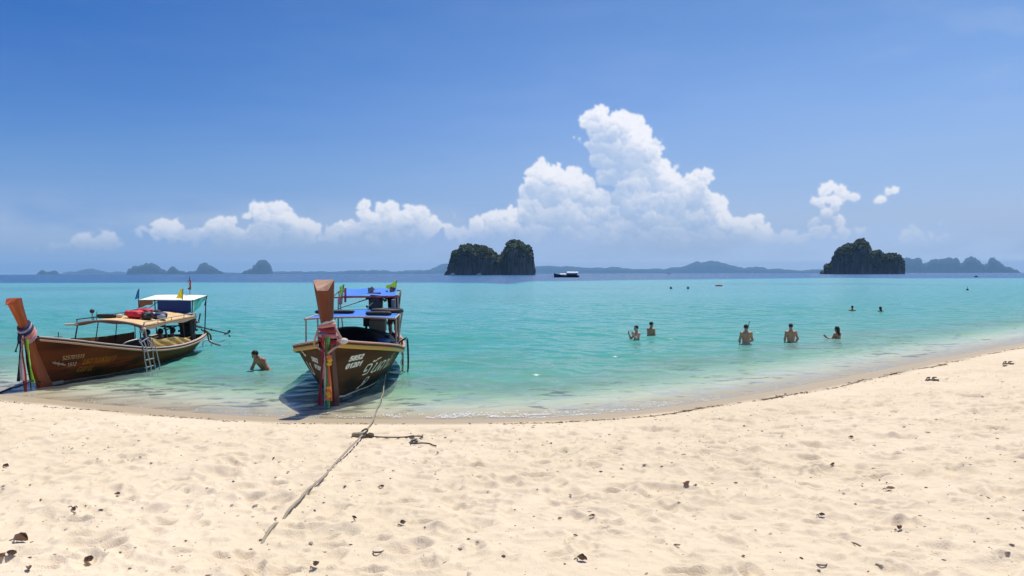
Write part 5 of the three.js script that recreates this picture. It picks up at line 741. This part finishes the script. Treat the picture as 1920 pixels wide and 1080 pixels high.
// ---------------------------------------------------------------- craft far out
{
  const hullFar = (Lg, W, Hh, rise) => gridGeo(24, 8, (u, v) => { const s = u, wd = W * .5 * Math.pow(Math.max(0.0001, 1 - Math.pow(Math.max(0, (s - .45) / .55), 2.2)), .7) * (s < .08 ? .8 + s * 2.5 : 1), a = (v * 2 - 1), y = Hh * (Math.pow(Math.abs(a), 1.6) * 1.15 - .15) * (1 + rise * Math.pow(s, 4)); return [(.5 - s) * Lg, y, a * wd * (.7 + .3 * Math.abs(a))]; });
  const white = std(rgb(.72, .74, .74), .5), dark = std(rgb(.02, .028, .04), .6), win = std(rgb(.03, .04, .055), .2);
  const p = onSea(1062, 520), t = thing('tour_boat', 'long dark tour boat with white roofs, cruising right of the twin-humped island', 'boat', [p.x, 0, p.z], 0), Lg = 47 / FPX * -p.z;
  part('hull', merge([hullFar(Lg, Lg * .2, 1.5, 1.1)]), dark, t); part('deck', box(Lg * .9, .1, Lg * .16, .3, 1.35, 0, .03), dark, t);
  part('cabin', box(Lg * .42, 1.7, Lg * .13, Lg * .22, 2.1, 0, .15), dark, t); const gable = (l, h, w, x, y) => new THREE.CylinderGeometry(1, 1, 1, 28, 1, false, 0, Math.PI).rotateZ(Math.PI / 2).scale(l, h, w).translate(x, y, 0); part('roof', gable(Lg * .44, 1.5, Lg * .09, Lg * .24, 2.75), white, t); part('roof', gable(Lg * .24, .9, Lg * .08, -Lg * .14, 2.0), white, t); part('window_strip', box(Lg * .38, .6, Lg * .135, Lg * .22, 2.2, 0, .05), win, t);
  for (let i = 0; i < 5; i++) part('roof_post', rod(V(-Lg * .24 + i * Lg * .05, 1.3, Lg * .06), V(-Lg * .24 + i * Lg * .05, 2.3, Lg * .06), .12), white, t);
  const wk = mesh('boat_wake', gridGeo(20, 4, (u, v) => [u * 7, .12 + .1 * noise2(u * 9, v * 4, 2), (v - .5) * 2 * (1 - u * .7)]), white); wk.position.set(p.x + Lg * .56, 0, p.z); kind(wk, 'stuff'); tag(wk, 'white wake foam behind the long dark tour boat');
  const small = (name, label, px, py, D, lenPx, hullM, group) => { const q = at(px, py, D); const o = thing(name, label, 'boat', [q.x, 0, -D], 0, group), l = lenPx / FPX * D; part('hull', hullFar(l, l * .28, l * .10, .8), hullM, o); part('cabin', box(l * .5, l * .14, l * .2, l * .05, l * .17, 0, l * .03), white, o); part('canopy', box(l * .55, l * .05, l * .24, l * .08, l * .28, 0, l * .02), white, o); part('window_strip', box(l * .46, l * .05, l * .205, l * .05, l * .19, 0, l * .01), win, o); for (const k of [-.15, .3]) part('canopy_post', rod(V(l * k, l * .1, l * .09), V(l * k, l * .28, l * .09), l * .012), white, o); return o; };
  small('tour_boat', 'small white boat at the foot of the cliff, left end of the twin-humped island', 848, 510, 1480, 11, white); small('tour_boat', 'small white boat below the middle of the twin-humped island', 898, 510, 1480, 10, white);
  small('tour_boat', 'tiny white boat far out below the hazy peaked hills', 1254, 512, 2600, 7, white);
  { const q = onSea(1830, 519.5), o = small('speed_boat', 'tiny dark speedboat below the long ridge of the hazy right island', 1830, 519.5, -q.z, 8, dark); o.children.find((c) => c.name === 'cabin').material = dark; o.children.find((c) => c.name === 'canopy').material = dark; }
  const r = onSea(1348, 536.5), ka = thing('inflatable_boat', 'small red inflatable boat drifting at the edge of the turquoise shallows', 'boat', [r.x, 0, r.z], .15), kl = 14 / FPX * -r.z;
  part('tube', new THREE.TorusGeometry(1, .2, 10, 40).rotateX(Math.PI / 2).scale(kl * .42, kl * .42, kl * .18).translate(0, .14, 0), std(rgb(.62, .07, .035), .5), ka); part('hull_bottom', box(kl * .9, .16, kl * .36, 0, .08, 0, .07), M.black, ka); part('seat', box(.2, .1, kl * .3, 0, .28, 0, .03), std(rgb(.5, .2, .14), .6), ka);
  for (const [x, y, label] of [[1258, 541.5, 'small dark buoy floating left of the red inflatable boat, the left one of two'], [1290, 541.5, 'small dark buoy floating nearer to the red inflatable boat, the right one of two']]) { const q = onSea(x, y), o = thing('mooring_buoy', label, 'buoy', [q.x, 0, q.z], 0); part('float', new THREE.SphereGeometry(.24, 18, 12).scale(1, 1.05, 1).translate(0, .12, 0), std(rgb(.02, .022, .025), .5), o); part('eye_ring', new THREE.TorusGeometry(.06, .018, 8, 18).translate(0, .41, 0), M.darkSteel, o); }
  const b = onSea(1814, 544), mk = thing('marker_buoy', 'white marker buoy with a short pole far out at the right', 'buoy', [b.x, 0, b.z], 0); part('float', new THREE.SphereGeometry(.2, 16, 12).translate(0, .05, 0), M.black, mk); part('pole', rod(V(0, .1, 0), V(.02, .62, 0), .03), white, mk); part('cone', new THREE.ConeGeometry(.13, .36, 14).translate(.02, .5, 0), white, mk);
}

// ---------------------------------------------------------------- on the sand
{
  const R = rng(404);
  // mooring rope of the dark boat, half buried towards the bottom of the picture
  const sandPts = [[718, 738], [708, 765], [698, 795], [684, 815], [665, 836], [640, 862], [613, 890], [601, 906], [580, 925], [560, 946], [540, 966], [528, 975], [516, 986], [500, 1006], [486, 1026]];
  const pts = [at(723, 701, 19.7), at(720, 722, 18.5)];
  sandPts.forEach(([x, y], i) => { const p = onSand(x, y); if (i < 2) p.copy(i ? onSea(x, y).setY(.03) : at(x, y, 17.5)); p.y += i < 2 ? 0 : [.03, .05, .04, .045, .04, .012, .04, .045, .035, .03, -.022, .016, .012, -.03][i - 1] ?? .02; pts.push(p); });
  const c = new THREE.CatmullRomCurve3(pts, false, 'centripetal'), n = 420, g = new THREE.TubeGeometry(c, n, 1, 9, false), pa = g.attributes.position;
  const twist = []; for (let i = 0; i <= n; i++) { const q = c.getPointAt(i / n), q2 = q.clone(), wv = .022 * (fbm2(i * .05, 2, 3, 9) - .5) * sst(i / n, .3, .4); twist.push(q); for (let j = 0; j <= 9; j++) { const k = i * 10 + j; pa.setX(k, pa.getX(k) + wv); } q.x += wv; }
  for (let i = 0; i <= n; i++) { const thick = lerp(.012, .0125, sst(i / n, .28, .55)); for (let j = 0; j <= 9; j++) { const k = i * 10 + j, q = twist[i]; const r = thick * (1 + .16 * Math.sin(j / 9 * Math.PI * 2 * 3 + i * 0.9)); pa.setXYZ(k, q.x + (pa.getX(k) - q.x) * r, q.y + (pa.getY(k) - q.y) * r, q.z + (pa.getZ(k) - q.z) * r); } }
  g.computeVertexNormals();
  tag(mesh('mooring_rope', g, std(rgb(.33, .285, .21), .95)), 'grey mooring rope running from the dark boat down the sand, partly buried', 'rope');
  const kn = onSand(679, 819), knot = thing('rope_knot', 'knotted lump of rope and weed where the thin line meets the thick rope', 'knot', kn.toArray(), 0, null), blob = (x, y, z, r, s) => { const q = new THREE.IcosahedronGeometry(r, 3), p = q.attributes.position; for (let i = 0; i < p.count; i++) { const m = .75 + .5 * noise3(p.getX(i) * 30 + s, p.getY(i) * 30, p.getZ(i) * 30, s); p.setXYZ(i, p.getX(i) * m * 1.4, p.getY(i) * m * .8, p.getZ(i) * m); } q.computeVertexNormals(); q.translate(x, y, z); return q; };
  part('lump', blob(-.09, .03, 0, .06, 3), std(rgb(.24, .20, .12), .95), knot); part('lump', blob(.0, .04, .0, .05, 5), std(rgb(.36, .31, .24), .95), knot); part('lump', blob(.13, .03, .02, .045, 8), std(rgb(.10, .08, .05), .95), knot);
  part('loop', tube([V(.02, .05, .05), V(.09, .10, .02), V(.06, .12, -.04), V(-.02, .07, -.05)], .014, 6, true), std(rgb(.09, .07, .05), .95), knot);
  const lp = [[692, 819], [706, 821], [730, 822], [748, 822], [764, 821], [775, 819], [768, 823], [776, 820], [792, 822], [780, 826], [771, 829], [770, 832], [777, 833], [783, 830], [776, 829], [771, 832], [774, 834], [790, 833], [805, 834], [812, 837], [818, 838.5]].map(([x, y]) => { const p = onSand(x, y); p.y += .018; return p; });
  tag(mesh('thin_line', tube(lp, .010, 6, false, 240), std(rgb(.05, .045, .035), .9)), 'thin dark line lying tangled on the sand to the right of the knot', 'rope');
  const bl = [at(76, 716, 19.3), at(62, 722, 18.9).setY(.22), at(40, 728, 18.6).setY(.14), onSand(20, 732).add(V(0, .05, 0)), onSand(0, 738).add(V(0, .03, 0)), onSand(-60, 752).add(V(0, .02, 0))];
  tag(mesh('mooring_rope', tube(bl, .022, 7), std(rgb(.025, .022, .02), .9)), 'dark mooring rope from the brown boat\'s bow to the sand at the left', 'rope');
  // two pairs of sandals up the beach on the right
  const foam = std(rgb(.20, .17, .13), .9);
  [[1746, 713.5, 'dark strapped sandals lying on the sand left of the other pair, nearer the camera'], [1889, 683, 'dark strapped sandals lying on the sand near the right end of the waterline']].forEach(([x, y, label]) => { const p = onSand(x, y), t = thing('sandals', label, 'sandals', p.toArray(), .3); t.scale.setScalar(.78); for (const [dx, dz, a] of [[-.10, 0, .15], [.09, .03, -.2]]) { const sh = new THREE.Shape(); sh.absellipse(0, 0, .15, .052, 0, Math.PI * 2); const so = new THREE.ExtrudeGeometry(sh, { depth: .025, bevelEnabled: true, bevelSize: .006, bevelThickness: .006, bevelSegments: 2, curveSegments: 20 }); so.rotateX(-Math.PI / 2); so.rotateY(a); so.translate(dx, .012, dz); part('sole', so, foam, t); const st = tube([V(-.03, .03, .05), V(-.03, .085, .02), V(.07, .09, 0), V(-.03, .085, -.02), V(-.03, .03, -.05)], .016, 7); st.rotateY(a); st.translate(dx, .01, dz); part('strap', st, M.black, t); } });
  // dead leaves that one can pick out
  const dry = [rgb(.17, .085, .04), rgb(.24, .15, .08), rgb(.11, .06, .035), rgb(.30, .21, .12)].map((k) => new THREE.MeshPhysicalMaterial({ name: 'dry_leaf', color: k.multiplyScalar(1.3), roughness: .92, transmission: .35, thickness: 0, side: THREE.DoubleSide, bumpMap: grain, bumpScale: .004 }));
  const leafGeo = (l, w, curl, fold, s) => gridGeo(10, 14, (u, v) => { const a = (u - .5) * 2, ww = w * Math.pow(Math.sin(Math.PI * (.03 + .94 * v)), .8) * (1 + .15 * noise2(v * 9, a > 0 ? 3 : 8, s)), th = a * fold; return [Math.sin(th) * ww / Math.max(fold, .01) * .5 * (1 + 0), .012 + Math.abs(1 - Math.cos(th)) * ww * .9 + curl * (2 * v - 1) ** 2 * l * .5 + .006 * noise2(u * 5, v * 7, s), (v - .5) * l]; });
  const leaf = (label, px, py, len, turn, tilt, m, fold = 1.2, curl = .35, extra = 0) => { const p = onSand(px, py), t = thing('dead_leaf', label, 'leaf', [p.x, p.y - .004, p.z], turn, 'dead leaves scattered on the sand'); len *= .72; const s = Math.round(px); const b = part('blade', leafGeo(len, len * .6, curl, fold, s).rotateX(tilt), dry[m], t); part('stalk', tube([V(0, .01, -len * .45), V(.01, .02, -len * .62), V(.0, .012, -len * .85)], .004, 5), dry[2], t); for (let i = 0; i < extra; i++) part('blade', leafGeo(len * (.5 + .3 * R()), len * .3, .5, 1.4, s + i).rotateX(R() * .8 - .4).rotateY(R() * 6).translate((R() - .5) * len * .8, .01, (R() - .5) * len * .6), dry[i % 3], t); return t; };
  leaf('upright pointed brown leaf standing in the sand right of centre', 1291, 911, .15, .4, -.9, 0, 1.1, .2);
  leaf('large pale brown curled leaf in the bottom left corner of the sand', 6, 1048, .12, .9, -.6, 3, 1.1, .4, 1);
  leaf('dark crumpled leaf just right of the large pale curled one at bottom left', 20, 1044, .085, 2.1, .2, 2, 1.5, .6, 2);
  leaf('tan folded leaf at the bottom edge, below and right of the crumpled pair', 54, 1071, .09, .5, -.5, 1, 1.2, .4, 1);
  leaf('dark brown curled leaf clump by the bottom edge, left of the buried rope', 168, 1056, .10, 1.3, -.1, 2, 1.5, .7, 3);
  leaf('long reddish brown strip of bark or leaf near the left edge', 39, 1017, .16, 1.45, 0, 0, 1.5, .12, 2);
  leaf('small brown leaf left of the buried end of the rope', 518, 976, .055, .8, -.3, 1, 1.2, .4);
  leaf('dark hooked leaf scrap below centre, above the curled twig', 755, 985, .075, 2.3, .1, 2, 1.5, .6, 1);
  leaf('dark curled leaf at the bottom, right of centre', 1091, 1053, .09, 1.2, .0, 2, 1.5, .5, 1);
  leaf('small dark leaf on the open sand between the rope and the centre', 716, 915, .07, 1.5, 0, 2, 1.3, .4);
  leaf('dark bent scrap of leaf lower left of the curved twig', 592, 1064, .075, 2.6, .1, 2, 1.4, .6, 1);
  leaf('small dark leaf at centre of the sand', 1112, 970, .055, 1.4, 0, 2, 1.3, .4);
  leaf('dark leaf pointing up to the right, in the middle of the right hand sand', 1597, 822, .09, .6, -.2, 2, 1.4, .2);
  leaf('small dark triangular leaf below the pointing leaf on the right', 1563, 873, .075, 1.9, -.4, 2, 1.3, .4);
  leaf('flat grey brown leaf in the right hand sand', 1670, 919, .12, 1.5, 0, 1, 1.0, .2);
  leaf('dark leaf curl on the lower right hand sand', 1541, 969, .07, 1.3, 0, 2, 1.4, .4);
  leaf('black hooked scrap of leaf at lower right', 1686, 995, .08, 2.0, .1, 2, 1.5, .7, 1);
  leaf('pale stone coloured shell piece on the lower sand', 1271, 1026, .05, 1.2, 0, 3, 1.0, .5);
  leaf('little dark strip of leaf at the left edge of the sand', 11, 877, .11, 1.4, 0, 2, 1.4, .15);
  leaf('dark leaf scrap in the left hand sand', 221, 929, .075, 1.2, 0, 2, 1.3, .3);
  leaf('dark curled seaweed scrap below the left end of the waterline', 138, 960, .08, 1.0, .1, 2, 1.5, .6, 1);
  const twig = (label, px, py, pts2, r) => { const p = onSand(px, py), o = mesh('twig', tube(pts2.map((q) => V(...q)), r, 6), dry[2]); o.position.copy(p); return tag(o, label, 'twig', 'twigs lying on the sand'); };
  twig('bent dark twig like a hook below the centre of the sand', 708, 1038, [[-.035, .01, -.014], [-.02, .015, .014], [.014, .018, .02], [.034, .015, .0], [.038, .012, -.02]], .006);
  twig('curved twig near the bottom, at the lower right', 1542, 1062, [[-.035, .01, -.008], [-.018, .015, .014], [.012, .015, .016], [.036, .012, -.006]], .005);
  twig('upright short twig at the lower right of the sand', 1604, 1024, [[-.01, .01, -.05], [.0, .02, .0], [.02, .015, .05]], .006);
  twig('wavy dark twig in the left hand sand', 137, 953, [[-.045, .008, 0], [-.02, .018, -.006], [.0, .008, .006], [.024, .018, -.006], [.044, .008, .012]], .0045);
  // bits that nobody could count
  const scatter = (name, label, count, place, geo, mat, size) => { const m = new THREE.InstancedMesh(geo, mat, count); m.name = numbered(name); kind(m, 'stuff'); tag(m, label); m.castShadow = m.receiveShadow = true; const A = new THREE.Matrix4(), Q = new THREE.Quaternion(), E = new THREE.Euler(), C = new THREE.Color(); for (let i = 0; i < count; i++) { const [x, z, s0] = place(i); const s = size[0] + size[1] * Math.pow(R(), 3) * (s0 ?? 1); E.set((R() - .5) * .7, R() * 6.3, (R() - .5) * .7); Q.setFromEuler(E); A.compose(V(x, ground(x, z) + s * .12, z), Q, V(s * (.6 + R()), s * (.35 + .4 * R()), s * (.5 + 1.5 * R()))); m.setMatrixAt(i, A); const k = .5 + R(); m.setColorAt(i, C.setRGB(k, k * (.9 + .1 * R()), k * .9)); } scene.add(m); return m; };
  const bit = new THREE.IcosahedronGeometry(.5, 1); { const q = bit.attributes.position; for (let i = 0; i < q.count; i++) { const m = .7 + .6 * noise3(q.getX(i) * 4 + 9, q.getY(i) * 4, q.getZ(i) * 4, 3); q.setXYZ(i, q.getX(i) * m, q.getY(i) * m * .7, q.getZ(i) * m); } bit.computeVertexNormals(); }
  const scrapGeo = leafGeo(1, .45, .35, 1.3, 5);
  const anywhere = () => { for (;;) { const a = (R() - .5) * 1.36, d = 3.5 + Math.pow(R(), .8) * 20, x = Math.sin(a) * d, z = -Math.cos(a) * d, e = inland(x, z); if (e > 1.0 && (R() < .35 + .65 * sst(fbm2(x * .5, z * .5, 3, 600), .42, .62))) return [x, z]; } };
  scatter('beach_debris', 'dark specks of coral, bark and seaweed scattered over the dry sand', 1700, anywhere, bit, std(rgb(.15, .10, .06), .9), [.006, .018]);
  scatter('leaf_scraps', 'small dark scraps of leaf and twig strewn over the sand', 330, anywhere, scrapGeo, std(rgb(.14, .085, .05), .9, { side: THREE.DoubleSide }), [.012, .045]);
  scatter('shell_grit', 'pale broken shell and coral grit on the sand', 1800, anywhere, bit, std(rgb(.50, .43, .34), .8), [.008, .025]);
  const line = () => { for (;;) { const x = -14 + 38 * Math.pow(R(), .9), z = -shore(x), s = shore(x + .5) - shore(x - .5), l = Math.sqrt(1 + s * s), e = .95 + .10 * Math.sin(x * 1.1) + .08 * Math.sin(x * 2.7 + 1) + (R() - .5) * (R() < .75 ? .10 : .4), nx = 0, xx = x + s / l * 0, zz = z; const px = x - (-s / l) * e * 1, pz = z + e / l; if (R() < (.04 + .96 * sst(fbm2(x * 1.1, 3, 4, 77), .36, .60)) * (.35 + .65 * sst(x, -1, 3))) return [px, pz, 1.3]; } };
  scatter('seaweed_line', 'broken brown line of seaweed left along the top of the wet sand', 5200, line, scrapGeo, std(rgb(.22, .155, .07), .9, { side: THREE.DoubleSide }), [.010, .036]);
  // foam where the last ripple ends, thickest in front of the centre
  const fm = new THREE.InstancedMesh(new THREE.SphereGeometry(1, 8, 6), std(rgb(.86, .87, .86), .6), 1700); fm.name = 'sea_foam'; kind(fm, 'stuff'); tag(fm, 'thin white foam where the ripples end on the sand'); const A = new THREE.Matrix4();
  for (let i = 0; i < 1700; i++) { let x, e; for (;;) { x = -10 + 24 * R(); const lace = fbm2(x * 2.2, 9, 4, 88); e = -.06 + .09 * Math.sin(x * 1.3) + .05 * Math.sin(x * 3.1) - Math.abs(R() + R() - 1) * .9 * (.3 + lace); const much = Math.exp(-Math.pow((x - .2) / 2.6, 2)) + .02; if (R() < much * sst(fbm2(x * 3, e * 9, 3, 91), .38, .62)) break; } const z = -shore(x) + e / Math.sqrt(1 + Math.pow(shore(x + .5) - shore(x - .5), 2)), s = .003 + .010 * R() * R(); A.makeScale(s * 2.2, s * .45, s * 1.2); A.setPosition(x, Math.max(ground(x, z), .0) + .012, z); fm.setMatrixAt(i, A); }
  scene.add(fm);
}
renderer.render(scene, camera);
